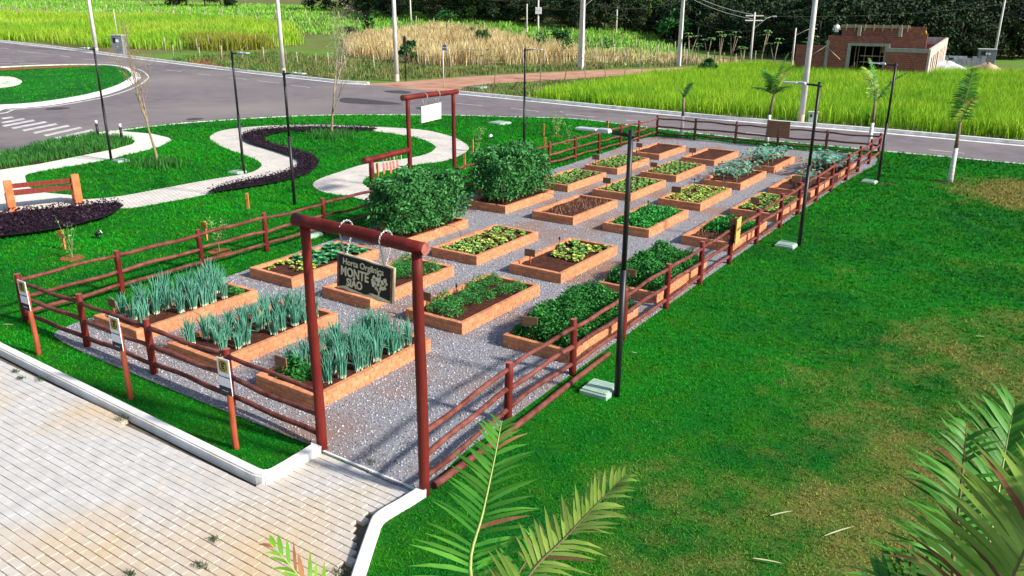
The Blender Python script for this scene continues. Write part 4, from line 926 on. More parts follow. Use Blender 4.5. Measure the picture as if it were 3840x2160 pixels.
# small ground spotlights and bollards
M_globe = M('white_glass', (.8, .8, .8), rough=.3)
for p, lb in (((250, 600), 'small black ground spotlight on the lawn left of the fence'), ((1234, 350), 'small pale ground spotlight on the lawn by the road'), ((1046, 447), 'round white spotlight at the foot of the farther gate'), ((955, 503), 'small white spotlight inside the path loop')):
    c = at(*p); o = empty('ground_spotlight', (c.x, c.y, 0), R(60), lb, 'spotlight', 'ground spotlights')
    MB().tube([(0, 0, -.05), (0, 0, .10)], .02, 6).build('spike', M_black, o)
    b = MB(); b.tube([(-.08, 0, .10), (.06, 0, .17)], [.05, .06], 10); b.build('housing', M_black if 'black' in lb else M_globe, o)
    b = MB(); b.tube([(.055, 0, .1675), (.066, 0, .1735)], .05, 10); b.build('lens', M_globe, o)
for p, lb in (((248, 347), 'black bollard light with white cap nearer the crossing'), ((308, 357), 'black bollard light with white cap at the border tip')):
    c = at(*p); o = empty('bollard_light', (c.x, c.y, 0), 0, lb, 'bollard', 'bollard lights in the border')
    MB().tube([(0, 0, -.05), (0, 0, .62)], .055, 10).build('post', M_black, o); MB().tube([(0, 0, .62), (0, 0, .76)], [.055, .05], 10).build('lamp_cap', M_globe, o)
# ------------------------------------------------------------------ bench
M_benchp = M('terracotta_pillar', (.50, .135, .045), (.58, .20, .08), sc=5, rough=.8, bump=.2, bsc=30)
M_bslat = M('dark_red_slat', (.16, .022, .016), (.21, .04, .03), sc=6, rough=.55, stretch=(3, 1, 1))
def bench(c, rz, W, lb):
    o = empty('bench', c, rz, lb, 'bench')
    for x in (-W/2, W/2):
        mb = MB(); prof = [(-.09, 0), (.09, 0), (.09, .80), (.05, .87), (-.05, .87), (-.09, .80)]
        V = [(x-.10, y+(.05*(z/.87)), z) for y, z in prof]+[(x+.10, y+(.05*(z/.87)), z) for y, z in prof]; n = len(prof)
        mb.add(V, [tuple(range(n))[::-1], tuple(range(n, 2*n))]+[(i, (i+1) % n, n+(i+1) % n, n+i) for i in range(n)])
        me = mb.mesh('pillar', M_benchp); bevel_mesh(me, .012, 2); put('pillar', me, o)
        mb = MB(); V = [(x-.10, y, z) for y, z in ((.09, 0), (.62, 0), (.62, .38), (.55, .44), (.13, .44))]; V2 = [(x+.10, v[1], v[2]) for v in V]; n = 5
        mb.add(V+V2, [tuple(range(n))[::-1], tuple(range(n, 2*n))]+[(i, (i+1) % n, n+(i+1) % n, n+i) for i in range(n)])
        me = mb.mesh('seat_support', M_benchp); bevel_mesh(me, .012, 2); put('seat_support', me, o)
    for z, y in ((.70, .035), (.50, .02)):
        me = MB().box((0, y+.02, z), (W/2-.09, .02, .065)).mesh('back_slat', M_bslat); bevel_mesh(me, .006); put('back_slat', me, o)
    for y in (.20, .33, .46, .58):
        me = MB().box((0, y, .462), (W/2+.05, .052, .018)).mesh('seat_slat', M_bslat); bevel_mesh(me, .005); put('seat_slat', me, o)
    return o
b1 = at(33, 533); b2 = at(200, 514); ang = math.atan2(b2.y-b1.y, b2.x-b1.x); mid = (b1+b2)/2
bench((mid.x, mid.y, .01), ang, (b2-b1).length, 'bench with orange pillars and dark red slats on the pale gravel')
b3 = at(-6, 443); o_ = bench((b3.x-.55, b3.y-.5, .01), ang+math.pi*.5, 1.6, 'partly hidden orange bench at the left edge of the gravel')
# ------------------------------------------------------------------ saplings with marker stakes
M_yleaf = M('pale_sapling_leaf', (.16, .36, .08), (.30, .46, .12), sc=4, rough=.6, island=.35, trans=.25)
M_orange = M('orange_stake', (.52, .16, .05), (.60, .24, .08), sc=7, rough=.7); M_oplq = M('ochre_tag', (.50, .26, .05), (.4, .18, .04), sc=9, rough=.7)
def sapling(p, h, spread, nleaf, lb, seed, mat=None, L=.07):
    c = at(*p); g = np.random.default_rng(seed); rr = random.Random(seed); o = empty('sapling', (c.x, c.y, 0), 0, lb, 'sapling', 'saplings on the lawn'); mb = MB(); ends = []
    for q in range(6):
        a = rr.uniform(0, 6.28); e = Vector((math.cos(a)*spread*rr.uniform(.4, 1), math.sin(a)*spread*rr.uniform(.4, 1), h*rr.uniform(.65, 1))); s = Vector((0, 0, h*rr.uniform(.05, .3)))
        mid = s.lerp(e, .5)+Vector((0, 0, .06)); mb.tube([(0, 0, -.03), s, mid, e], [.014, .011, .007, .003], 4, False); ends += [(s, mid), (mid, e)]
    mb.build('stem', M_stem, o); C = []
    for q in range(nleaf):
        s, e = ends[rr.randrange(len(ends))]; C.append(s.lerp(e, rr.uniform(.1, 1))+Vector((rr.gauss(0, .05), rr.gauss(0, .05), rr.gauss(0, .05))))
    V, F = quads_leaf(np.array([tuple(c_) for c_ in C]), L, L*.5, seed=seed, droop=.3); put('foliage', np_mesh('foliage', V, F, mat or M_yleaf), o)
    n = 30; mbs = MB(); ringp = [(math.cos(t)*.30*rr.uniform(.85, 1.1), math.sin(t)*.26*rr.uniform(.85, 1.1)) for t in np.linspace(0, 6.28, 15)[:-1]]; mbs.prism(ringp, -.01, .022); mbs.build('soil_basin', M_redsoil, o)
sapling((183, 650), 1.05, .22, 45, 'thin sapling in a soil basin left of the log fence corner', 1); sapling((552, 634), 1.05, .38, 230, 'airy pale sapling just behind the left log fence', 2, L=.055)
sapling((1201, 382), 1.15, .32, 200, 'pale sapling left of the farther tomato bushes', 3); sapling((1399, 343), 1.1, .4, 260, 'yellowish bushy sapling near the road beyond the left fence', 4, M_lettf); sapling((1430, 362), 1.0, .25, 80, 'thin pale sapling against the left fence near the far corner', 5)
def stake(p, h, lb, tagged=False):
    c = at(*p); o = empty('marker_stake', (c.x, c.y, 0), R(random.uniform(0, 40)), lb, 'stake', 'orange marker stakes on the lawn')
    me = MB().box((0, 0, h/2-.03), (.035, .022, h/2+.03)).mesh('stake', M_orange); bevel_mesh(me, .004); put('stake', me, o)
    me = MB().box((0, -.03, h-.10), (.10 if tagged else .045, .009, .085)).mesh('tag', M_oplq); bevel_mesh(me, .003); put('tag', me, o)
for p, h, lb, tg in (((163, 628), .48, 'orange stake with ochre tag beside the corner sapling', True), ((520, 606), .5, 'orange stake with ochre tag beside the airy sapling', True), ((625, 527), .48, 'lone orange stake on the lawn behind the left fence', False), ((1189, 390), .6, 'orange stake beside the sapling left of the tomatoes', False), ((1169, 428), .62, 'orange stake between the gate frame and the tomatoes', False), ((951, 447), .5, 'orange stake under the low swing beam', False), ((1367, 342), .55, 'orange stake beside the yellowish sapling', False), ((1371, 376), .5, 'orange stake just outside the left fence, far part', False), ((1528, 327), .45, 'orange stake near the far left fence corner', False)): stake(p, h, lb, tg)
# bare young trees with grass rings
M_twig = M('bare_bark', (.20, .15, .09), (.30, .24, .16), sc=9, rough=.9, bump=.3); M_twigl = M('sparse_leaf', (.22, .20, .06), (.30, .28, .10), sc=3, rough=.8, island=.4); M_twigp = M('pale_twig', (.36, .27, .21), (.44, .35, .29), sc=3, rough=.9)
def bare_tree(p, h, lb, seed, twig=None, nl=300):
    c = at(*p); rr = random.Random(seed); o = empty('bare_tree', (c.x, c.y, 0), 0, lb, 'tree'); tr = MB(); br = MB(); tips = []
    tw = twig or M_twig
    def grow(pt, d, L, r, dep, mb):
        P = [pt]; q = pt; dd_ = d.copy(); n = 4
        for i in range(n):
            dd_ = (dd_+Vector((rr.uniform(-.10, .10), rr.uniform(-.10, .10), rr.uniform(0, .12)))).normalized(); q = q+dd_*(L/n); P.append(q)
        rads = [r*(1-.5*i/n) for i in range(n+1)]; mb.tube(P, rads, 6 if dep < 2 else 4, False)
        if dep >= 4: tips.append(P[-1]); return
        for k in range(2 if dep < 1 else rr.choice((2, 3))):
            j = rr.randint(2, n); a = rr.uniform(0, 6.28); sp_ = rr.uniform(.25, .6); nd = (dd_+Vector((math.cos(a)*sp_, math.sin(a)*sp_, .12))).normalized(); grow(P[j], nd, L*rr.uniform(.55, .8), r*.5*rr.uniform(.8, 1.1), dep+1, br)
        grow(P[-1], dd_, L*.72, r*.5, dep+1, br)
    grow(Vector((0, 0, -.05)), Vector((rr.uniform(-.05, .05), rr.uniform(-.05, .05), 1)), h*.36, .062, 0, tr)
    tr.build('trunk', M_twig, o); put('crown', br.mesh('crown', tw), o)
    g = np.random.default_rng(seed)
    if tips and nl:
        C = np.array([tuple(tips[i]) for i in g.integers(0, len(tips), nl)])+g.normal(0, .12, (nl, 3)); V, F = quads_leaf(C, .06, .03, seed=seed); put('leaves', np_mesh('leaves', V, F, M_twigl if tw is M_twig else M_twigp), o)
    P = np.column_stack([g.normal(0, .55, 240), g.normal(0, .45, 240), np.zeros(240)]); V, F = blades(tufts(P, 3, .04, seed), .2, .42, .022, .5, seed, 2); tg = put('grass_ring', np_mesh('grass_ring', V, F, M_strap)); tg.location = (c.x, c.y, 0); tag(tg, 'ring of long grass around the foot of the '+lb, 'grass', kind='stuff')
bare_tree((397, 418), 4.9, 'bare young tree on the near lawn', 3, nl=260); bare_tree((833, 345), 5.6, 'pale bare young tree inside the path loop', 5, M_twigp, 500)
# ------------------------------------------------------------------ weeds on paving
M_weed = M('paving_weed', (.02, .05, .012), (.05, .09, .02), sc=9, rough=.8, island=.4)
for i, (p, s, lb) in enumerate((((38, 935), .6, 'small weed in the paving joints far left'), ((52, 953), .7, 'dark weed in the paving joints left of the kerb'), ((100, 955), .8, 'spreading weed below the white kerb on the left'), ((312, 1052), 1.0, 'bushy weed growing against the white kerb'), ((537, 1357), .5, 'small dark weed tuft in the middle of the paving'), ((508, 1424), .7, 'dark weed clump near the bottom of the paving'), ((330, 1443), .5, 'small weed at the bottom edge of the paving'), ((936, 1165), .9, 'green weed tuft at the gate threshold'), ((862, 1442), .9, 'dark weed clump beside the kerb at the bottom'))):
    c = at(*p); g = np.random.default_rng(i); n = 60; P = np.column_stack([g.normal(0, .07*s, n), g.normal(0, .045*s, n), np.zeros(n)]); V, F = blades(P, .02, .07*s, .012, 1.6, i); o = put('weed', np_mesh('weed', V, F, M_weed), loc=(c.x, c.y, .004)); tag(o, lb, 'weed', 'weeds in the paving')
# ------------------------------------------------------------------ field grasses
M_lime = M('tall_lime_grass', (.20, .42, .010), (.32, .52, .025), sc=.5, rough=.7, island=.35, world=True, c3=(.12, .34, .012), sc3=.18, trans=.25, lo3=.5, hi3=.75)
M_limeL = M('tall_yellow_grass', (.24, .44, .015), (.36, .50, .05), sc=.15, rough=.7, island=.35, world=True, c3=(.16, .40, .02), sc3=.07, trans=.25)
M_fieldg = M('field_grass', (.14, .38, .04), (.24, .46, .06), sc=.12, rough=.8, island=.35, world=True, trans=.15)
M_straw = M('dry_straw', (.46, .36, .16), (.62, .52, .27), sc=.4, rough=.85, island=.4, world=True, c3=(.22, .12, .05), sc3=.25, lo3=.5, hi3=.8)
M_weedg = M('verge_weeds', (.10, .13, .035), (.19, .17, .06), sc=.5, rough=.9, island=.5, world=True, c3=(.05, .17, .03), sc3=.3)
def field(name, px, dens, per, spread, h, w, mat, lb, cat, seed, segs=2, lean=.5, excl=()):
    poly = wp(px); P = sample(poly, dens, seed, view=False, excl=excl); C = np.column_stack([P, hgt(P[:, 0], P[:, 1])-.14]); C = C[inview(C+np.array([0, 0, .3]), .10, .2)]
    T = tufts(C, per, spread, seed+1); V, F = blades(T, h[0], h[1], w, lean, seed+2, segs); print(name, len(C), len(F))
    tag(put(name, np_mesh(name, V, F, mat)), lb, cat, kind='stuff')
field('tall_grass', [(1345, 250), (1420, 255), (1492, 263), (1625, 273), (1717, 279), (1917, 291), (2050, 300), (2250, 317), (2640, 352), (2640, 195), (2400, 186), (2150, 184), (2000, 180), (1904, 168), (1784, 179), (1717, 190), (1642, 196), (1559, 211), (1440, 230)], 15, 10, .22, (.55, 1.05), .035, M_lime, 'tall bright lime grass in the field across the road', 'tall grass', 201)
field('tall_grass', [(-30, 98), (80, 102), (167, 109), (233, 117), (433, 123), (567, 116), (667, 117), (750, 110), (733, 70), (600, 54), (400, 44), (233, 45), (0, 41), (-30, 40)], 3.0, 9, .4, (.7, 1.5), .08, M_limeL, 'tall yellow-green grass in the field left of the pole', 'tall grass', 211)
field('field_grass', [(-30, 37), (-30, 2), (300, 2), (560, 8), (850, 14), (930, 36), (1100, 46), (1280, 57), (1450, 70), (1650, 83), (1700, 110), (1650, 150), (1400, 130), (1280, 104), (1090, 75), (900, 90), (720, 80), (600, 52), (400, 40)], .75, 6, .8, (.25, .6), .16, M_fieldg, 'short green grass on the sloping fields', 'grass', 221)
field('dry_grass', [(880, 112), (940, 98), (1009, 90), (1092, 76), (1159, 83), (1292, 106), (1375, 130), (1460, 136), (1460, 152), (1375, 158), (1250, 160), (1125, 165), (959, 149), (880, 140)], 3.2, 10, .35, (.9, 1.9), .06, M_straw, 'tall pale dry grass thicket behind the street signs', 'dry grass', 231)
field('dry_grass', [(1470, 132), (1560, 127), (1640, 134), (1700, 140), (1780, 150), (1860, 155), (1850, 162), (1700, 158), (1560, 158), (1470, 156)], 3, 8, .35, (.35, .8), .05, M_straw, 'low straw-coloured grass beside the wire fence', 'dry grass', 241)
field('verge_weeds', [(420, 150), (480, 140), (680, 128), (860, 146), (960, 152), (1130, 170), (1400, 164), (1700, 160), (1700, 166), (1459, 173), (1300, 181), (1100, 192), (925, 203), (859, 199), (683, 180), (437, 150)], 4.5, 6, .25, (.12, .45), .06, M_weedg, 'brown and green weeds along the far verge', 'weeds', 251)
field('verge_weeds', [(1150, 228), (1300, 242), (1500, 262), (1717, 283), (1950, 303), (2217, 324), (2640, 360), (2640, 352), (2250, 317), (2050, 300), (1717, 279), (1492, 262), (1345, 248), (1440, 229), (1640, 194), (1717, 186), (1717, 180), (1570, 190), (1425, 199), (1242, 210), (1165, 219)], 6, 6, .2, (.08, .3), .045, M_weedg, 'low weeds between the dirt road and the tall grass', 'weeds', 261)
field('olive_grass', [(465, 112), (500, 106), (600, 108), (670, 112), (680, 122), (560, 126), (470, 124)], 5, 10, .4, (1.0, 1.8), .07, M('olive_grass', (.16, .20, .02), (.26, .24, .03), sc=.3, rough=.8, island=.4, world=True), 'clump of tall olive grass left of the pole', 'tall grass', 271)
# ------------------------------------------------------------------ trees and shrubs
M_for = M('forest_leaf', (.008, .026, .008), (.022, .055, .014), sc=.6, rough=.7, island=.6, rnd=0); M_for2 = M('forest_leaf_olive', (.016, .034, .010), (.035, .06, .018), sc=.6, rough=.7, island=.6); M_for3 = M('forest_leaf_light', (.05, .13, .02), (.10, .19, .04), sc=.6, rough=.7, island=.5)
M_bush = M('bush_leaf', (.015, .09, .02), (.04, .15, .03), sc=.8, rough=.7, island=.5); M_bark = M('dark_bark', (.05, .04, .03), (.09, .07, .05), sc=4, rough=.95, bump=.3)
def crown_mesh(seed, mat, H_=8.0, Rr=3.2, nb=16, nl=130, L=.5, base=.12):
    g = np.random.default_rng(seed); C = []
    for b in range(nb):
        z = g.uniform(base, .95); rmax = Rr*math.sin(math.pi*min(1, .18+.75*z))**.7; a = g.uniform(0, 6.28); r = rmax*math.sqrt(g.uniform(.05, 1)); rb = g.uniform(.28, .46)*Rr
        d = g.normal(0, 1, (nl, 3)); d /= np.linalg.norm(d, axis=1)[:, None]; C.append(np.array([r*math.cos(a), r*math.sin(a), z*H_])+d*rb*(g.uniform(.55, 1, (nl, 1)))*np.array([1, 1, .75]))
    C = np.concatenate(C); C = C[C[:, 2] > .1]; V, F = quads_leaf(C, L, L*.6, seed=seed); return np_mesh('crown', V, F, mat)
def trunk_mesh(H_, r, mat, seed):
    rr = random.Random(seed); mb = MB(); mb.tube([(0, 0, -.3), (rr.uniform(-.15, .15), rr.uniform(-.15, .15), H_*.35), (rr.uniform(-.3, .3), rr.uniform(-.3, .3), H_*.75)], [r, r*.8, r*.4], 7)
    for q in range(4):
        a = rr.uniform(0, 6.28); mb.tube([(0, 0, H_*rr.uniform(.25, .45)), (math.cos(a)*H_*.12, math.sin(a)*H_*.12, H_*.6), (math.cos(a)*H_*.2, math.sin(a)*H_*.2, H_*.75)], [r*.5, r*.3, r*.12], 5)
    return mb.mesh('trunk', mat)
TR = [crown_mesh(300+i, M_for if i < 3 else (M_for2 if i < 5 else M_for3), 8, 3.0+.3*(i % 3)) for i in range(6)]; TT = [trunk_mesh(8, .16, M_bark, i) for i in range(3)]
def tree(loc, s, k, lb, cat='tree', grp=None, rr=random, sz=1.0):
    o = empty('tree', loc, rr.uniform(0, 6.28), lb, cat, grp); o.scale = (s, s, s*sz); put('crown', TR[k], o); put('trunk', TT[k % 3], o); return o
rr = random.Random(77)
edge = [(930, 34), (1000, 38), (1100, 46), (1190, 52), (1280, 57), (1370, 62), (1450, 70), (1550, 77), (1650, 84), (1700, 108), (1760, 122), (1830, 130), (1920, 138), (2010, 146), (2100, 152), (2200, 152), (2300, 152), (2400, 152), (2490, 148), (2576, 146), (2660, 146)]
ed = smooth(edge, 3); fw2 = Vector((-.555, .832, 0)); n_t = 0
for row in range(6):
    for i, e in enumerate(ed):
        if row and (i+row) % 2: continue
        p = at(*e); sh = row*7.5+rr.uniform(0, 3); d_ = p+Vector((p.x, p.y, 0)).normalized()*sh
        x, y = d_.x+rr.uniform(-1.5, 1.5), d_.y+rr.uniform(-1.5, 1.5); z = float(hgt(x, y))
        k = rr.choices((0, 1, 2, 3, 4, 5), (5, 5, 5, 3, 3, .8 if row else .3))[0]
        s = rr.uniform(.75, 1.15) if row else rr.uniform(.55, .9)
        tree((x, y, z-.3), s, k, ('dark tree in the front edge of the wood' if row == 0 else 'dark tree inside the wood on the hill behind the fields'), 'tree', 'trees of the dark wood, front edge' if row == 0 else 'trees of the dark wood on the hill', rr); n_t += 1
print('forest trees', n_t)
for i, (px, py, s, k) in enumerate(((430, 15, .7, 0), (470, 15, .85, 1), (515, 16, .9, 2), (555, 16, .8, 0), (585, 16, .6, 1), (785, 24, .75, 1), (820, 26, .8, 0), (860, 26, .6, 2))):
    tree(at(px, py)-Vector((0, 0, .2)), s, k, 'dark tree of the copse at the upper left field edge' if i < 5 else 'dark tree of the small copse behind the pale bare tree', 'tree', 'copse trees upper left' if i < 5 else 'copse trees behind the bare tree', rr)
BU = [crown_mesh(340+i, M_bush, 2.2, 1.15, 12, 110, .26, .1) for i in range(3)]; BT = trunk_mesh(2.2, .05, M_bark, 9)
def bush(p, s, lb, k=0, sz=1.0):
    c = at(*p); o = empty('bush', c-Vector((0, 0, .15)), rr.uniform(0, 6), lb, 'bush', 'bushes in the fields'); o.scale = (s, s, s*sz); put('crown', BU[k], o); put('trunk', BT, o)
bush((885, 100), 1.0, 'round dark bush left of the tall concrete pole', 0, .8); bush((1400, 128), 1.25, 'dark leafy bush behind the wire fence', 1); bush((1700, 112), 2.0, 'big dark bush at the right end of the green field', 2, 1.1); bush((1035, 155), .9, 'dark green bush behind the stop sign', 1, 1.2); bush((1180, 100), .75, 'small dark bush in the pale dry grass', 0); bush((1222, 120), .9, 'green shrub at the right end of the dry grass', 1, 1.2); bush((1780, 190), .7, 'small shrub at the edge of the lime grass', 2); bush((2200, 175), 1.1, 'dark leafy shrub in front of the unfinished building', 0, 1.5)
# big-leaved plant and slim field tree
c = at(925, 84); o = empty('big_leaf_plant', c, 0, 'tall plant with big glossy leaves left of the pole', 'plant'); mb = MB(); r5 = random.Random(5)
for i in range(30): leaf_strip(mb, (r5.uniform(-.5, .5), r5.uniform(-.5, .5), .3+i*.06), r5.uniform(0, 6.28), 1.4, .55, 1.0, 1.6, 4, .2, r5)
mb.build('leaves', M_bush, o); MB().tube([(0, 0, -.2), (0, 0, 2)], .09, 6).build('stem', M_bark, o)
c = at(1124, 97); o = empty('slim_tree', c, 0, 'slim dark tree standing alone above the dry grass', 'tree'); put('crown', BU[2], o, loc=(0, 0, 1.8), sc=(1.25, 1.25, .75)); MB().tube([(0, 0, -.2), (.05, 0, 2.6)], [.07, .04], 6).build('trunk', M_bark, o)
# ------------------------------------------------------------------ utility poles and cables
def top_h(base, py):
    for hh in np.arange(1, 14, .05):
        if proj(base.x, base.y, base.z+hh)[1] <= py: return float(hh)
    return 10.0
POLE = {}
def pole(key, p, H_, r, lb, lamp_=None, cross=False, topy=None, square=False):
    b = at(*p); H_ = top_h(b, topy) if topy is not None else H_; o = empty('utility_pole', b-Vector((0, 0, .14)), 0, lb, 'utility pole', 'concrete utility poles'); POLE[key] = (b.x, b.y, b.z+H_)
    mb = MB()
    if square: mb.box((0, 0, H_/2), (r*1.05, r*.8, H_/2), taper=.6)
    else: mb.tube([(0, 0, 0), (0, 0, H_*.5), (0, 0, H_)], [r, r*.8, r*.6], 12)
    mb.build('shaft', M_conc, o)
    if not square: MB().tube([(0, 0, .0), (0, 0, .55)], [r*1.03, r*1.0], 12, False).build('soil_stain', M_conc_red, o)
    if lamp_:
        a, rise, ln, hz_ = lamp_; e = Vector((math.cos(a)*ln, math.sin(a)*ln, hz_+rise)); l = MB(); l.tube([(0, 0, hz_), Vector((math.cos(a)*ln*.7, math.sin(a)*ln*.7, hz_+rise*.85)), e], .035, 6); l_ = l.build('lamp_arm', M_conc, o)
        hd = MB(); hd.box(e+Vector((math.cos(a)*.2, math.sin(a)*.2, .0)), (.22, .12, .07), Matrix.Rotation(a, 3, 'Z')); me = hd.mesh('lamp_head', M_led); bevel_mesh(me, .03, 2); put('lamp_head', me, l_)
    if cross:
        for z_ in (H_-.35, H_-.8): MB().box((0, 0, z_), (.9, .05, .05), Matrix.Rotation(.6, 3, 'Z')).build('cross_arm', M_conc, o)
    return o
pole('a', (243, 131), 9.5, .22, 'concrete pole on the far verge beside the meter box, leftmost'); pole('b', (713, 184), 9.5, .21, 'thick concrete pole behind the second lamp post'); pole('c', (998, 200), 9.5, .20, 'thick concrete pole at the mouth of the dirt road')
pole('d', (1461, 171), 9.0, .23, 'flat-sided concrete pole by the dirt road bend', (R(35), 1.2, 1.6, 5.4), square=True); pole('e', (1707, 163), 9.0, .19, 'concrete pole where the dirt road leaves the fields', (R(35), 1.0, 1.5, 6.0), True, square=True)
pole('f', (2014, 308), 9.5, .165, 'leaning-looking concrete pole rising from the lime grass'); pole('g', (1886, 165), 0, .13, 'slim pole with curved lamp arm in front of the wood', (R(20), 1.2, 1.7, 3.7), True, topy=27); pole('h', (1992, 162), 0, .12, 'short pole with curved lamp arm left of the building', (R(20), .7, 1.6, 3.0), topy=68)
pole('i', (2498, 156), 8.5, .14, 'pole beside the grey meter box on the right'); pole('j', (1353, 98), 0, .15, 'pole carrying a grey transformer box', (R(35), 1.2, 1.4, 4.8), topy=-12); pole('k', (1034, 64), 0, .16, 'far pole in the green field left of centre', (R(35), 1.2, 1.5, 6.0), topy=-15); pole('l', (1325, 78), 0, .13, 'thin far pole with lamp arm in the green field', (R(200), 1.2, 1.5, 4.6), topy=7); pole('m', (1550, 79), 0, .14, 'thin far pole with lamp arm near the wood edge', (R(200), 1.2, 1.6, 4.6), topy=15); pole('n', (977, 37), 0, .15, 'farthest thin pole against the dark wood', topy=-10); pole('o', (1754, 120), 0, .11, 'short far pole in front of the wood', topy=26)
tb = empty('transformer_box', (POLE['j'][0], POLE['j'][1], POLE['j'][2]-1.9), .6, 'grey transformer box fixed on the field pole', 'transformer'); me = MB().box((0, -.25, 0), (.42, .2, .42)).mesh('housing', M_led); bevel_mesh(me, .03); put('housing', me, tb); MB().box((0, -.47, .1), (.3, .02, .03)).build('cooling_rib', M_conc, tb)
def cable(a, b, sag, lb, n=14, r=.016, off=(0, 0, 0), mat=None):
    A = Vector(POLE[a] if isinstance(a, str) else a)+Vector(off); B = Vector(POLE[b] if isinstance(b, str) else b)+Vector(off); P = []
    for i in range(n+1):
        t = i/n; p = A.lerp(B, t); p.z -= sag*4*t*(1-t); P.append(p)
    tag(MB().tube(P, r, 4).build('cable', mat or M_wire), lb, 'cable', 'overhead cables')
pj, pe, pd, pm_, pg = POLE['j'], POLE['e'], POLE['d'], POLE['m'], POLE['g']
lo_ = lambda k, dz: (POLE[k][0], POLE[k][1], POLE[k][2]-dz)
cable(lo_('c', 2.5), lo_('j', .6), .5, 'overhead cable from the dirt road pole to the transformer pole'); cable(lo_('j', .6), lo_('d', 2.6), .4, 'upper overhead cable from transformer pole to flat-sided pole'); cable(lo_('j', 1.3), lo_('d', 3.2), .6, 'lower overhead cable from transformer pole to flat-sided pole')
cable(lo_('d', 2.4), lo_('e', 2.2), .4, 'upper overhead cable along the dirt road'); cable(lo_('d', 3.1), lo_('e', 2.9), .7, 'lower overhead cable along the dirt road'); cable(lo_('e', 2.0), lo_('g', .4), .3, 'upper cable to the slim lamp-arm pole', mat=M_wirelt); cable(lo_('e', 2.3), lo_('g', .8), .35, 'middle cable to the slim lamp-arm pole', mat=M_wirelt); cable(lo_('e', 4.2), lo_('g', 1.9), .6, 'sagging lower cable to the slim lamp-arm pole')
cable(lo_('g', .5), lo_('i', 2.4), .5, 'long overhead cable above the unfinished building'); cable(lo_('k', 1.5), lo_('l', .3), .3, 'far overhead cable left of the transformer'); cable(lo_('l', .3), lo_('m', .3), .5, 'far overhead cable right of the transformer'); cable(lo_('k', 2.0), lo_('c', 2.0), .5, 'far overhead cable towards the dirt road pole'); cable(lo_('m', .5), lo_('e', 2.5), .4, 'overhead cable from the far field pole to the road'); cable(lo_('i', 2.0), (12, 66, 7.4), .5, 'overhead cable leaving to the right')
# ------------------------------------------------------------------ wire fences in the fields
M_fpost = M('weathered_fence_post', (.40, .36, .28), (.26, .22, .16), sc=5, rough=.9, rnd=.35)
def post_fence(px, n, h, lb, r=.055, wires=True):
    A = [at(*p) for p in px]; seg = [(A[i+1]-A[i]).length for i in range(len(A)-1)]; tot = sum(seg); o = empty('wire_fence', A[0], 0, lb, 'fence', 'wire fences in the fields'); r_ = random.Random(n); pts = []
    for i in range(n):
        t = tot*i/(n-1); k = 0
        while k < len(seg)-1 and t > seg[k]: t -= seg[k]; k += 1
        p = A[k].lerp(A[k+1], min(1, t/seg[k])); p.x += r_.uniform(-.3, .3); p.z = float(hgt(p.x, p.y))-.14; q = p-A[0]; hh = h*r_.uniform(.8, 1.15)
        MB().tube([q, q+Vector((r_.uniform(-.08, .08), r_.uniform(-.08, .08), hh))], r, 6).build('post', M_fpost, o); pts.append(q+Vector((0, 0, hh)))
    if wires:
        for f in (.9, .6, .35): MB().tube([p-Vector((0, 0, h*(1-f))) for p in pts], .008, 3, False).build('wire', M_wire, o)
post_fence([(420, 133), (480, 128), (560, 120), (690, 118)], 8, 1.5, 'wire fence in the grass left of the second pole'); post_fence([(440, 148), (520, 148), (640, 154), (720, 158), (859, 178), (1000, 172), (1130, 166)], 14, 1.4, 'leaning wire fence along the weedy verge'); post_fence([(1130, 166), (1300, 162), (1470, 160), (1600, 158), (1720, 150)], 17, 1.7, 'wire fence in front of the dry grass thicket'); post_fence([(1460, 126), (1560, 122), (1640, 128), (1700, 134)], 9, 1.4, 'far wire fence along the green field'); post_fence([(0, 44), (150, 45), (300, 46), (450, 50), (560, 55), (640, 63), (780, 70)], 19, 1.6, 'long post fence across the left field, nearer row', .07, False); post_fence([(0, 24), (100, 26), (250, 31), (400, 33), (520, 38), (700, 43), (850, 50)], 22, 1.6, 'long post fence across the left field, farther row', .075, False); post_fence([(1730, 165), (1790, 165), (1850, 164), (1900, 164)], 8, 1.5, 'short wire fence beside the dirt road end'); post_fence([(1000, 64), (1100, 66), (1200, 82), (1320, 96)], 10, 1.4, 'post fence above the dry grass thicket', .06, False)
# slim roadside saplings along the dirt road
M_thin = M('thin_stem', (.30, .25, .17), rough=.9)
for i, (px, py, h_, lf) in enumerate(((1242, 222, 3.0, 0), (1360, 224, 4.2, 1), (1420, 200, 3.2, 1), (1473, 203, 2.2, 0), (1524, 205, 3.4, 1), (1570, 199, 2.8, 0), (1611, 195, 2.4, 0), (1648, 191, 2.6, 0), (1686, 189, 2.2, 0))):
    c = at(px, py); o = empty('roadside_sapling', c-Vector((0, 0, .14)), 0, ('thin roadside sapling with a leaning leafy top' if lf else 'thin bare roadside sapling stem')+' beside the dirt road', 'sapling', 'leafy roadside saplings' if lf else 'bare roadside saplings'); r_ = random.Random(i)
    MB().tube([(0, 0, 0), (r_.uniform(-.2, .2), r_.uniform(-.2, .2), h_*.5), (r_.uniform(-.4, .4), r_.uniform(-.3, .3), h_)], [.04, .03, .015], 5).build('stem', M_thin, o)
    g = np.random.default_rng(i); n = 60 if lf else 14; V, F = quads_leaf(np.column_stack([g.normal(0, .3, n), g.normal(0, .3, n), h_*g.uniform(.8 if lf else .5, 1, n)]), .3, .14, seed=i, droop=.5); put('foliage', np_mesh('foliage', V, F, M_bush if lf else M_yleaf), o)
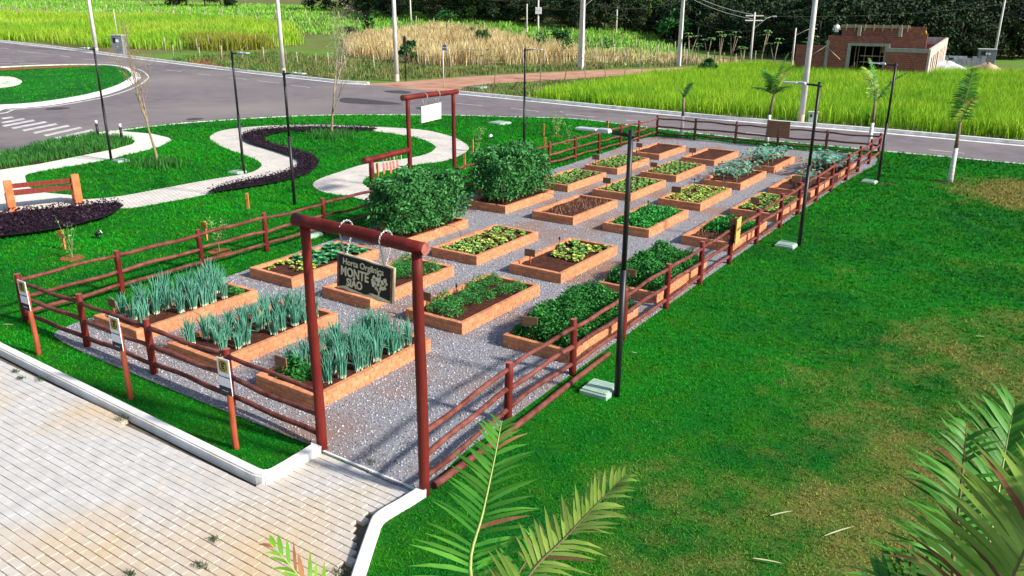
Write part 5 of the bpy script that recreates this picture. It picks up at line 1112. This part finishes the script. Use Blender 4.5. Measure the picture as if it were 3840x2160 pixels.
# papaya-like plants before the wood
for i, (px, py, h_) in enumerate(((1732, 164, 3.2), (1752, 162, 2.4), (1778, 160, 2.8), (1808, 165, 3.6), (1837, 164, 3.8), (1866, 166, 2.2), (1912, 170, 4.0), (1945, 172, 3.2), (2030, 170, 3.2))):
    c = at(px, py); o = empty('tufted_plant', c-Vector((0, 0, .14)), 0, 'slender branching plant with tufted leaves in front of the wood', 'plant', 'tufted plants in front of the wood'); r_ = random.Random(i+50); mb = MB(); lf = MB()
    for q in range(3):
        e = Vector((r_.uniform(-.6, .6), r_.uniform(-.6, .6), h_*r_.uniform(.75, 1))); mb.tube([(0, 0, 0), Vector((e.x*.2, e.y*.2, e.z*.4)), e], [.05, .035, .02], 5)
        for w_ in range(7): leaf_strip(lf, e, w_*.9+r_.random(), .55, .22, .3, 1.3, 3, .1, r_)
    mb.build('stem', M_thin, o); lf.build('leaves', M('tufted_leaf', (.10, .26, .05), (.16, .34, .08), sc=2, rough=.6) if i == 0 else MATS['tufted_leaf'], o)
# ------------------------------------------------------------------ palms
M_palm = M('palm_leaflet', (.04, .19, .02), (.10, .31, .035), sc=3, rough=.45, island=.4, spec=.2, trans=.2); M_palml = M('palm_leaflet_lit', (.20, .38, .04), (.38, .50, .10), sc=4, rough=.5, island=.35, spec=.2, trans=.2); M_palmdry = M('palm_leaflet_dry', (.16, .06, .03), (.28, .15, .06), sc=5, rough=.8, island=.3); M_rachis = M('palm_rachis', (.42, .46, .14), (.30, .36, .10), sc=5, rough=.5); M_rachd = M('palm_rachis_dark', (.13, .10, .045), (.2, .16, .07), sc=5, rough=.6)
M_trunkw = M('lime_washed_trunk', (.80, .79, .75), (.62, .58, .52), sc=5, rough=.85, bump=.3); M_ptrunk = M('palm_trunk', (.15, .11, .07), (.24, .18, .12), sc=6, rough=.9, bump=.5); M_hole = M('turned_soil', (.06, .028, .016), (.10, .05, .03), sc=12, rough=.95, bump=.6)
def frond_mesh(P, n, leafL, leafW, seed, mats, vee=.35, droop=.5, fwd=.5, rr0=.014, dry=.08, bare=.12, up=None, torn=.12):
    """P: rachis polyline (3-D); leaflets on both sides, mats = [leaf, rachis, dry]"""
    r_ = random.Random(seed); P = [Vector(p) for p in smooth([tuple(p) for p in P], 5)]; mb = MB(); L = [0]
    for i in range(1, len(P)): L.append(L[-1]+(P[i]-P[i-1]).length)
    tot = L[-1]
    mb.cur = 1; mb.tube(P, [rr0*(1-.85*l/tot) for l in L], 6, False)
    def pos(t):
        for i in range(1, len(P)):
            if t <= L[i]: f = (t-L[i-1])/max(1e-9, L[i]-L[i-1]); return P[i-1].lerp(P[i], f), (P[i]-P[i-1]).normalized()
        return P[-1], (P[-1]-P[-2]).normalized()
    u0 = up or Vector((0, 0, 1))
    for k in range(n):
        f = bare+(1-bare)*(k+.5)/n; c, t = pos(f*tot); s = t.cross(u0).normalized(); nv = s.cross(t).normalized()
        for sd in (-1, 1):
            if r_.random() < torn*.4: continue
            ll = leafL*(math.sin(math.pi*min(1, .25+.72*f))**.6)*r_.uniform(.8, 1.1); w = leafW*r_.uniform(.8, 1.2); fw_ = fwd+.55*f+r_.uniform(-.10, .10)
            d = (s*sd*math.cos(fw_)+t*math.sin(fw_)+nv*vee*r_.uniform(.6, 1.3)).normalized(); p = c; wv = t.cross(d).normalized().cross(d); V = []; m_ = 3; dr = droop*r_.uniform(.5, 1.5)
            wv = (t-d*t.dot(d)).normalized()
            for j in range(m_+1):
                q = j/m_; ww = w*(.55+.9*q if q < .35 else .87*(1-((q-.35)/.65)**1.6)+.03)*.5
                V += [p+wv*ww+Vector((0, 0, .15*ww)), p, p-wv*ww+Vector((0, 0, .15*ww))]; p = p+d*(ll/m_); d = (d+Vector((0, 0, -dr/m_))).normalized()
            F = []
            for j in range(m_): a = j*3; F += [(a, a+1, a+4, a+3), (a+1, a+2, a+5, a+4)]
            mb.cur = 2 if r_.random() < dry else 0; mb.add(V, F, True)
    return mb.mesh('frond', mats)
def arc(base, tip, lift=.15, n=4):
    base = Vector(base); tip = Vector(tip); out = []
    for i in range(n+1):
        t = i/n; p = base.lerp(tip, t); p.z += lift*4*t*(1-t)*(base-tip).length; out.append(p)
    return out
# near palms (crowns just below and beside the camera's view)
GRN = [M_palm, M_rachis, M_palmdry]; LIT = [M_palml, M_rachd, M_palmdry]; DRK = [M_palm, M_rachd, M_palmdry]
Cc = rng_pt(1225, 1640, 5.3)
pc = empty('young_palm', (Cc.x, Cc.y, 0), 0, 'young palm with green fronds in front of the right fence, bottom centre', 'palm')
def addf(par, pts, **k):
    o0 = Vector(par.location); pts = [Vector(p)-o0 for p in pts]; put('frond', frond_mesh(pts, **k), par)
MB().tube([(0, 0, -.1), (0, 0, Cc.z*.55), (0, 0, Cc.z+.05)], [.10, .075, .05], 10).build('trunk', M_ptrunk, pc)
addf(pc, [Cc, rng_pt(1183, 1430, 5.5), rng_pt(1215, 1290, 5.62), rng_pt(1245, 1150, 5.72), rng_pt(1262, 1062, 5.78)], n=32, leafL=.42, leafW=.034, seed=1, mats=GRN, vee=.15, droop=.35, fwd=.15, dry=.04, rr0=.016)
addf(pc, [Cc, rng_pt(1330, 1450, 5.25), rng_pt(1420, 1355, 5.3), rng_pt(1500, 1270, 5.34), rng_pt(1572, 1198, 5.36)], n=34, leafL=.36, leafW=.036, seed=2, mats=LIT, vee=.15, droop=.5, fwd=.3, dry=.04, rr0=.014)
addf(pc, [Cc, rng_pt(900, 1590, 5.0), rng_pt(780, 1480, 4.9), rng_pt(715, 1405, 4.85), rng_pt(680, 1368, 4.85)], n=22, leafL=.30, leafW=.034, seed=3, mats=[M('palm_leaflet_fresh', (.10, .30, .02), (.22, .40, .03), sc=4, rough=.45, island=.35, spec=.2, trans=.2), M_rachis, M_palmdry], vee=.2, droop=.6, fwd=.5, dry=.12)
addf(pc, [Cc, rng_pt(1290, 1470, 5.6), rng_pt(1330, 1400, 5.9), rng_pt(1350, 1330, 6.2)], n=16, leafL=.34, leafW=.03, seed=4, mats=DRK, droop=.8, dry=.35, torn=.5)
addf(pc, [Cc, rng_pt(1130, 1620, 5.0), rng_pt(1050, 1600, 4.8), rng_pt(980, 1640, 4.7)], n=18, leafL=.36, leafW=.034, seed=5, mats=GRN, droop=.8)
Cr = rng_pt(2440, 1720, 4.7)
pr = empty('young_palm', (Cr.x, Cr.y, 0), 0, 'young palm with dark arching fronds in the bottom right corner', 'palm')
MB().tube([(0, 0, -.1), (0, 0, Cr.z*.55), (0, 0, Cr.z+.05)], [.10, .075, .05], 10).build('trunk', M_ptrunk, pr)
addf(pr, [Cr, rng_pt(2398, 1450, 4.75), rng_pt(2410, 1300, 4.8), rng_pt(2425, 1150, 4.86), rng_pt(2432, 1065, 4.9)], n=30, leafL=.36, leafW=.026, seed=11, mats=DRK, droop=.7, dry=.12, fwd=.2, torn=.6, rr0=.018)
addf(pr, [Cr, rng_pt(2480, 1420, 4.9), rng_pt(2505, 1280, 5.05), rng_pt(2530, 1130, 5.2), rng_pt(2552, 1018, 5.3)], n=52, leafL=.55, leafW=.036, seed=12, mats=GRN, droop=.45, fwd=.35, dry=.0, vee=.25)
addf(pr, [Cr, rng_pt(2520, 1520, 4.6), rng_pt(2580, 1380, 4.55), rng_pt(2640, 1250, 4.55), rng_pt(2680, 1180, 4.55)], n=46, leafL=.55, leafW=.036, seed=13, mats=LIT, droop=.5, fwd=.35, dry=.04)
addf(pr, [Cr, rng_pt(2330, 1560, 4.7), rng_pt(2250, 1480, 4.7), rng_pt(2200, 1440, 4.75)], n=22, leafL=.42, leafW=.034, seed=14, mats=GRN, droop=.7)
addf(pr, [Cr, rng_pt(2430, 1500, 5.2), rng_pt(2450, 1380, 5.6), rng_pt(2470, 1290, 5.9), rng_pt(2485, 1230, 6.1)], n=40, leafL=.42, leafW=.034, seed=15, mats=GRN, droop=.5, dry=.05)
# road-side palms with lime-washed feet
def street_palm(p, white, trunk, top, lb, seed, fr, soil=False):
    c = at(*p); o = empty('street_palm', (c.x, c.y, 0), 0, lb, 'palm', 'young palms along the road'); r_ = random.Random(seed)
    lean = Vector((r_.uniform(-.05, .1), 0, 0))
    w = MB(); w.tube([(0, 0, -.1), (0, 0, white*.5), (0, 0, white)], [.10, .08, .07], 12); w.build('whitewashed_foot', M_trunkw, o)
    rg = MB()
    for i in range(int(white/.13)): rg.tube([(0, 0, .12+i*.13), (0, 0, .132+i*.13)], [.101-.03*(.12+i*.13)/max(white, .1)+.002]*2, 12)
    rg.build('trunk_ring', M_conc, o)
    t = MB(); t.tube([(0, 0, white), lean*.5+Vector((0, 0, (white+trunk)/2)), lean+Vector((0, 0, trunk))], [.068, .06, .045], 10); t.build('trunk', M_ptrunk, o)
    for (az, el, ln, mt, sd) in fr:
        d = Vector((math.cos(R(az))*math.cos(R(el)), math.sin(R(az))*math.cos(R(el)), math.sin(R(el)))); b = lean+Vector((0, 0, trunk-.05)); P = [b, b+d*ln*.35, b+d*ln*.7+Vector((d.x*.05, d.y*.05, -.03*ln)), b+d*ln+Vector((d.x*.22*ln, d.y*.22*ln, -.12*ln))]
        put('frond', frond_mesh(P, 32, .48, .045, seed*10+sd, mt, vee=.12, droop=.75, fwd=.15, dry=.05, bare=.08, rr0=.02), o)
    if soil:
        ring_ = [(math.cos(t_)*.5*r_.uniform(.8, 1.15), math.sin(t_)*.42*r_.uniform(.8, 1.15)) for t_ in np.linspace(0, 6.28, 17)[:-1]]; MB().prism(ring_, -.02, .012).build('soil_ring', M_hole, o)
street_palm((1714, 345), .95, 1.75, 2, 'thin bare-topped palm behind the left part of the far fence', 1, [(40, 70, .8, DRK, 1), (200, 60, .7, DRK, 2)])
street_palm((1928, 363), 1.25, 2.15, 4, 'bushy young palm behind the far fence plaque', 2, [(30, 80, 1.9, DRK, 1), (-20, 66, 1.5, LIT, 2), (160, 62, 1.3, DRK, 3), (250, 60, 1.2, DRK, 4), (90, 55, 1.2, DRK, 5), (330, 35, .9, DRK, 6), (190, 25, .8, DRK, 7)])
street_palm((2183, 388), 1.25, 2.1, 4, 'forked young palm behind the far right fence corner', 3, [(150, 66, 1.6, LIT, 1), (20, 58, 1.6, DRK, 2), (170, 78, 1.9, DRK, 3)])
street_palm((2389, 458), 1.15, 2.0, 4, 'young palm with one upright frond on the open lawn', 4, [(60, 85, 2.0, GRN, 1), (110, 80, 1.6, DRK, 2), (-30, 72, 1.1, LIT, 3)], True)
o = empty('soil_spot', (*at(2236, 463)[:2], 0), 0, 'dark bare soil spot beside the far right lamp', 'soil'); MB().prism([(math.cos(t)*.32, math.sin(t)*.26) for t in np.linspace(0, 6.28, 15)[:-1]], -.02, .008).build('soil', M_hole, o)
# fallen palm leaflets on the lawn
M_fall = M('fallen_leaf', (.55, .52, .30), (.45, .40, .22), sc=9, rough=.8)
for i, (p, a, L_) in enumerate((((2110, 1345), 1.0, .42), ((1965, 1300), .9, .30), ((2465, 852), .3, .14), ((1595, 893), .2, .10), ((22, 822), .5, .22), ((1930, 1420), .3, .3))):
    c = at(*p); mb = MB(); leaf_strip(mb, (-L_/2, 0, .045), 0, L_, .022, .05, .1, 4, .3, random.Random(i)); o = mb.build('fallen_leaflet', M_fall, loc=(c.x, c.y, 0), rot=(0, 0, a)); tag(o, ('long pale fallen leaflet on the dry turf', 'short pale fallen leaflet on the dry turf', 'tiny white leaf scrap on the right lawn', 'tiny pale leaf scrap near the fence', 'pale dry leaf on the grass at the left edge', 'dry leaflet on the turf beside the bottom palm')[i], 'fallen leaf', 'fallen leaflets on the lawn')
# ------------------------------------------------------------------ street signs, meter boxes
c = at(1021, 200); o = empty('stop_sign', c-Vector((0, 0, .12)), R(-35), 'black back of an octagonal stop sign beside the pole', 'sign')
MB().tube([(0, 0, 0), (0, 0, 3.3)], .05, 8).build('post', M_black, o)
mb = MB(); oc = [(math.cos(R(22.5+45*i))*.62, math.sin(R(22.5+45*i))*.62) for i in range(8)]; V = [(x, -.015, 2.85+z) for x, z in oc]+[(x, .015, 2.85+z) for x, z in oc]; mb.add(V, [tuple(range(8)), tuple(range(15, 7, -1))]+[(i, 8+i, 8+(i+1) % 8, (i+1) % 8) for i in range(8)]); mb.build('plate', M_black, o)
M_blue = M('street_sign_blue', (.015, .03, .32), rough=.45)
c = at(1116, 217); o = empty('street_name_sign', c-Vector((0, 0, .12)), R(-30), 'small blue street name sign on a pale post', 'sign'); MB().tube([(0, 0, 0), (0, 0, 3.05)], .045, 8).build('post', M_conc, o)
for z_, mt in ((2.95, M_blue), (2.73, M_blue)):
    me = MB().box((.40, -.02, z_), (.37, .01, .085)).mesh('plate', mt); bevel_mesh(me, .004); put('plate', me, o); MB().box((.40, -.033, z_), (.24, .002, .018)).build('lettering', M_signw, o)
M_grey = M('meter_box_grey', (.17, .19, .22), (.22, .24, .27), sc=3, rough=.7)
def meter(p, w, h, lb, rz=.4, mat=None, mast=0.0):
    c = at(*p); o = empty('meter_box', c-Vector((0, 0, .14)), rz, lb, 'meter box', 'electric meter boxes'); me = MB().box((0, 0, h/2), (w/2, w*.28, h/2)).mesh('cabinet', mat or M_grey); bevel_mesh(me, .02); put('cabinet', me, o)
    MB().box((0, 0, h+.03), (w/2+.05, w*.28+.05, .04)).build('roof_slab', M_conc, o); MB().box((w*.05, -w*.285, h*.72), (w*.13, .01, h*.07)).build('meter_window', M_signw, o); MB().box((-w*.22, -w*.285, h*.75), (w*.13, .01, h*.13)).build('meter_door', M_black, o)
    if mast: MB().tube([(-w*.1, .1, h), (-w*.12, .1, h+mast)], .045, 6).build('mast', M_conc, o)
meter((303, 134), 1.25, 1.95, 'grey meter box with a mast beside the leftmost pole', mast=2.6); meter((2478, 158), 1.75, 1.55, 'grey block meter cabinet on the right verge', .2); meter((1684, 100), .9, 1.3, 'white meter box far off before the wood', .3, M_signw, 2.6); meter((2044, 304), .42, .55, 'small white box on a stem beside the near right pole', .2, M_signw)
# ------------------------------------------------------------------ unfinished brick building
def brick_wall_mat(name, a, b, mo):
    mt = paved_material(name, a, b, mo, .24, .16, 0); N, L = _nodes(mt); mp = [n for n in N if n.type == 'MAPPING'][0]
    pos = [n for n in N if n.type == 'NEW_GEOMETRY'][0]; sx = N.new('ShaderNodeSeparateXYZ'); cb = N.new('ShaderNodeCombineXYZ'); ad = N.new('ShaderNodeMath'); ad.operation = 'ADD'
    L.new(pos.outputs['Position'], sx.inputs[0]); L.new(sx.outputs[0], ad.inputs[0]); L.new(sx.outputs[1], ad.inputs[1]); L.new(ad.outputs[0], cb.inputs[0]); L.new(sx.outputs[2], cb.inputs[1]); L.new(cb.outputs[0], mp.inputs[0]); return mt
M_bw = brick_wall_mat('hollow_brick_wall', (.26, .06, .045), (.36, .11, .075), (.34, .24, .20)); M_bwl = brick_wall_mat('hollow_brick_sunlit', (.50, .36, .30), (.58, .47, .42), (.60, .56, .52)); M_cbeam = M('grey_concrete_beam', (.30, .29, .27), (.38, .36, .33), sc=3, rough=.9); M_form = M('formwork_board', (.42, .33, .24), (.32, .24, .16), sc=4, rough=.9); M_dark = M('interior_shade', (.02, .02, .02), rough=.9)  # paler brick copy: sunlight on the side wall put into its colour
bl = empty('brick_building', (-19.0, 76.0, 0), R(2), 'unfinished red brick building behind the lime grass', 'building')
def wall(name, x0, x1, y0, y1, z0, z1, mat): return MB().box(((x0+x1)/2, (y0+y1)/2, (z0+z1)/2), ((x1-x0)/2, (y1-y0)/2, (z1-z0)/2)).build(name, mat, bl)
wall('low_wall', -1.7, .9, .1, .28, 0, 2.5, M_bw); wall('wall', .9, 2.75, 0, .2, 0, 3.35, M_bw); wall('wall', 2.75, 5.3, 0.02, .19, 2.75, 3.35, M_bw)
wall('parapet_wall', 1.9, 8.4, .35, .53, 3.2, 4.15, M_bw); wall('upper_wall', 5.3, 8.6, .3, .48, 2.0, 3.6, M_bw); wall('formwork', 1.8, 7.2, .25, .33, 4.0, 4.25, M_form)
for x in (2.2, 2.9, 3.7, 4.4, 5.1, 5.8, 6.5, 7.0): wall('formwork_brace', x, x+.08, .16, .24, 3.75, 4.3, M_form)
for x, z0, z1 in ((.95, 0, 2.95), (3.35, 3.35, 4.1), (6.55, 3.35, 4.1)): wall('column', x-.13, x+.13, -.06, .3, z0, z1, M_cbeam)
wall('lintel', 2.6, 5.9, -.04, .22, 2.55, 2.78, M_cbeam); wall('door_column', 2.6, 2.85, -.05, .22, 0, 2.6, M_cbeam); wall('door_column', 5.55, 5.75, -.05, .22, 0, 2.6, M_cbeam)
wall('inner_wall', 2.6, 5.8, 4.5, 4.7, 0, 2.6, M_dark); wall('inner_wall', 2.4, 2.55, .3, 4.5, 0, 2.6, M_dark); wall('inner_slab', 2.5, 5.8, .6, 4.6, 2.62, 2.70, M_cbeam)  # inner walls nearly black: the indoor shade is in their colour
for x in (3.05, 3.3, 3.8, 4.4, 5.0): wall('prop', x, x+.07, .5+x*.2, .57+x*.2, 0, 2.6, M_form)
for z in (1.2, 1.7): wall('scaffold_bar', 3.6, 5.5, .45, .52, z, z+.06, M_form)
# wing
wx0, wx1, wy1 = 5.75, 8.9, 13.5
wall('wing_wall', wx0, wx1-.02, -.3, -.12, 0, 2.15, M_bw); wall('wing_beam', wx0-.05, wx1-.02, -.34, -.10, 2.15, 2.45, M_cbeam)
mb = MB(); zt0, zt1 = 2.45, 3.0; segs = [(-.34, 1.0)]; xw0, xw1 = wx1, wx1+.18
ops = [(1.0, 1.7, .5, 1.75), (2.5, 3.3, .3, 1.9), (4.0, 4.6, .6, 1.95), (5.4, 6.4, .3, 2.05), (7.4, 7.8, .5, 2.15), (8.5, 8.9, .5, 2.2), (9.6, 10.0, .5, 2.25), (11.0, 11.5, .5, 2.3)]
yprev = -.34
zt = lambda y: zt0+(zt1-zt0)*(y+.34)/(wy1+.34)
def pan(y0, y1, z0, z1a, z1b):
    V = [(xw0, y0, z0), (xw1, y0, z0), (xw1, y1, z0), (xw0, y1, z0), (xw0, y0, z1a), (xw1, y0, z1a), (xw1, y1, z1b), (xw0, y1, z1b)]
    MB().add(V, [(3, 2, 1, 0), (4, 5, 6, 7), (0, 1, 5, 4), (1, 2, 6, 5), (2, 3, 7, 6), (3, 0, 4, 7)]).build('side_wall', M_bwl, bl)
for (a, b, z0, z1) in ops:
    pan(yprev, a, 0, zt(yprev), zt(a)); pan(a, b, 0, z0, z0); pan(a, b, z1, zt(a), zt(b)); yprev = b
    MB().box((xw0+.02, (a+b)/2, (z0+z1)/2), (.01, (b-a)/2+.05, (z1-z0)/2+.05)).build('window_dark_panel', M_dark, bl)  # solid dark panel in the opening, coloured as the unlit inside
pan(yprev, wy1, 0, zt(yprev), zt(wy1))
wall('back_wall', wx0, wx1, wy1-.2, wy1, 0, 3.0, M_bwl); wall('cross_wall', wx0+.1, wx1-.05, 5.0, 5.18, 0, 2.7, M_bw); wall('partition', wx0, wx0+.18, .0, 6, 0, 2.55, M_bwl); wall('partition', wx0+1.4, wx0+1.58, 6, 13, 0, 2.7, M_bw); wall('wing_floor', wx0, wx1, 0, wy1, .0, .1, M_cbeam)
MB().tube([(1.0, -.1, 2.3), (2.2, -.5, 1.4)], .05, 4).build('loose_plank', M_form, bl); MB().tube([(-.9, -.2, 1.2), (.9, -.1, 2.5)], .05, 4).build('loose_plank', M_form, bl)
# workers: tiny figures on the walls
M_skin = M('skin', (.16, .08, .05), rough=.7); M_wsh = M('white_shirt', (.75, .75, .75), rough=.9); M_ysh = M('yellow_shirt', (.75, .60, .02), rough=.9); M_hair = M('dark_hair', (.01, .008, .007), rough=.8); M_trou = M('dark_trousers', (.06, .06, .08), rough=.9)
def person(loc, rz, shirt, lb, bend):
    o = empty('person', loc, rz, lb, 'person'); me = bpy.data.meshes.new('body')
    J = [((0, 0, .92), .13), ((0, -.06*bend, 1.15), .14), ((0, -.16*bend, 1.42), .15), ((0, -.20*bend, 1.52), .06), ((0, -.24*bend, 1.68), .105),
         ((.19, -.18*bend, 1.40), .06), ((.27, -.28*bend-.05, 1.14), .045), ((.22, -.42*bend-.1, .98), .035), ((.20, -.48*bend-.12, .92), .035),
         ((-.19, -.18*bend, 1.40), .06), ((-.27, -.28*bend-.05, 1.14), .045), ((-.22, -.42*bend-.1, .98), .035), ((-.20, -.48*bend-.12, .92), .035),
         ((.10, 0, .86), .095), ((.11, -.05, .48), .065), ((.11, .03, .09), .045), ((.11, -.10, .04), .04), ((-.10, 0, .86), .095), ((-.11, -.05, .48), .065), ((-.11, .03, .09), .045), ((-.11, -.10, .04), .04)]
    E_ = [(0, 1), (1, 2), (2, 3), (3, 4), (2, 5), (5, 6), (6, 7), (7, 8), (2, 9), (9, 10), (10, 11), (11, 12), (0, 13), (13, 14), (14, 15), (15, 16), (0, 17), (17, 18), (18, 19), (19, 20)]
    me.from_pydata([j[0] for j in J], E_, []); b = put('body', me, o); md = b.modifiers.new('skin', 'SKIN'); sv = me.skin_vertices[0].data
    for i, j in enumerate(J): sv[i].radius = (j[1], j[1])
    sv[0].use_root = True; b.modifiers.new('sub', 'SUBSURF').levels = 1
    dg = bpy.context.evaluated_depsgraph_get(); dg.update(); m2 = bpy.data.meshes.new_from_object(b.evaluated_get(dg)); b.modifiers.clear(); b.data = m2; m2.materials.clear()
    for mt in (shirt, M_trou, M_skin): m2.materials.append(mt)
    for p in m2.polygons:
        c_ = p.center; p.material_index = 2 if (c_.z > 1.5 or (abs(c_.x) > .17 and c_.z < 1.06 and c_.z > .85)) else (1 if c_.z < .95 else 0); p.use_smooth = True
    hb = MB(); hc = Vector(J[4][0])+Vector((0, .02, .05))
    V = [hc+Vector((math.cos(a)*math.cos(e)*.115, math.sin(a)*math.cos(e)*.12, math.sin(e)*.10)) for e in (0, .6, 1.2) for a in np.linspace(0, 6.28, 9)[:-1]]+[hc+Vector((0, 0, .105))]
    F = [(r_*8+i, r_*8+(i+1) % 8, (r_+1)*8+(i+1) % 8, (r_+1)*8+i) for r_ in range(2) for i in range(8)]+[(16+i, 16+(i+1) % 8, 24) for i in range(8)]; hb.add(V, F, True); hb.build('hair', M_hair, o)
    return o
person((-17.55, 76.35, 2.72), R(200), M_wsh, 'person in a white shirt bending over the left brick wall', 1.0); person((-10.9, 76.75, 2.55), R(150), M_ysh, 'person in a yellow shirt working behind the brick wall', .5)
# building materials
M_tarp = M('white_tarp', (.62, .66, .70), (.72, .75, .78), sc=2, rough=.6, bump=.5, bsc=4); M_sand = M('sand', (.45, .33, .20), (.52, .40, .26), sc=3, rough=.95, bump=.4); M_block = M('concrete_block', (.42, .45, .48), (.5, .53, .56), sc=3, rough=.9, rnd=.15)
def mound(loc, rx, ry, h, mat, name, lb, cat, seed, lump=.15):
    g = random.Random(seed); n = 26; m_ = 9; V = []
    for j in range(m_+1):
        f = j/m_
        for i in range(n):
            a = 2*math.pi*i/n; k = 1+lump*math.sin(3*a+seed)+lump*.6*math.sin(7*a+2*seed); V.append((rx*f*k*math.cos(a), ry*f*k*math.sin(a), h*(1-f**1.5)*(1+g.uniform(-lump, lump)*.5)-.1))
    F = [(j*n+i, (j+1)*n+i, (j+1)*n+(i+1) % n, j*n+(i+1) % n) for j in range(m_) for i in range(n)]
    o = put(name, MB().add(V, F, True).mesh(name, mat), loc=loc); tag(o, lb, cat)
c = at(2375, 188); mound((c.x, c.y, 0), 2.6, 1.3, 1.25, M_tarp, 'tarp_pile', 'pile of materials under a pale white tarpaulin', 'tarp', 3, .2); c = at(2480, 190); mound((c.x, c.y, 0), 1.9, 1.6, 1.15, M_sand, 'sand_heap', 'heap of yellow sand beside the tarpaulin', 'sand heap', 5); c = at(2070, 187); mound((c.x, c.y, 0), .8, .6, .95, M_tarp, 'cement_sacks', 'small white heap of sacks at the left of the building', 'sacks', 7, .2); c = at(2140, 190); mound((c.x, c.y, 0), .7, .5, 1.0, M_bw, 'rubble_heap', 'small red brick rubble heap before the building', 'rubble', 8, .2)
c = at(2425, 172); o = empty('block_stack', (c.x, c.y, 0), .15, 'stack of grey concrete blocks behind the tarpaulin', 'blocks'); bme = MB().box((0, 0, 0), (.19, .09, .09)).mesh('block', M_block); g = random.Random(2)
for lay in range(6):
    for i in range(9):
        for j in range(2):
            if lay > 3 and g.random() < .4: continue
            put('block', bme, o, loc=(-1.7+i*.41+g.uniform(-.02, .02), j*.22, .1+lay*.19))
mb = MB(); c = at(2355+118, 184); o = empty('leaning_stake', (c.x, c.y, 0), 0, 'thin dark stake standing in front of the sand heap', 'stake'); MB().tube([(0, 0, 0), (.12, 0, 2.0)], .035, 6).build('stake', M_bark, o); MB().tube([(.11, 0, 1.9), (.13, 0, 2.05)], .04, 6).build('tip', M_bark, o)
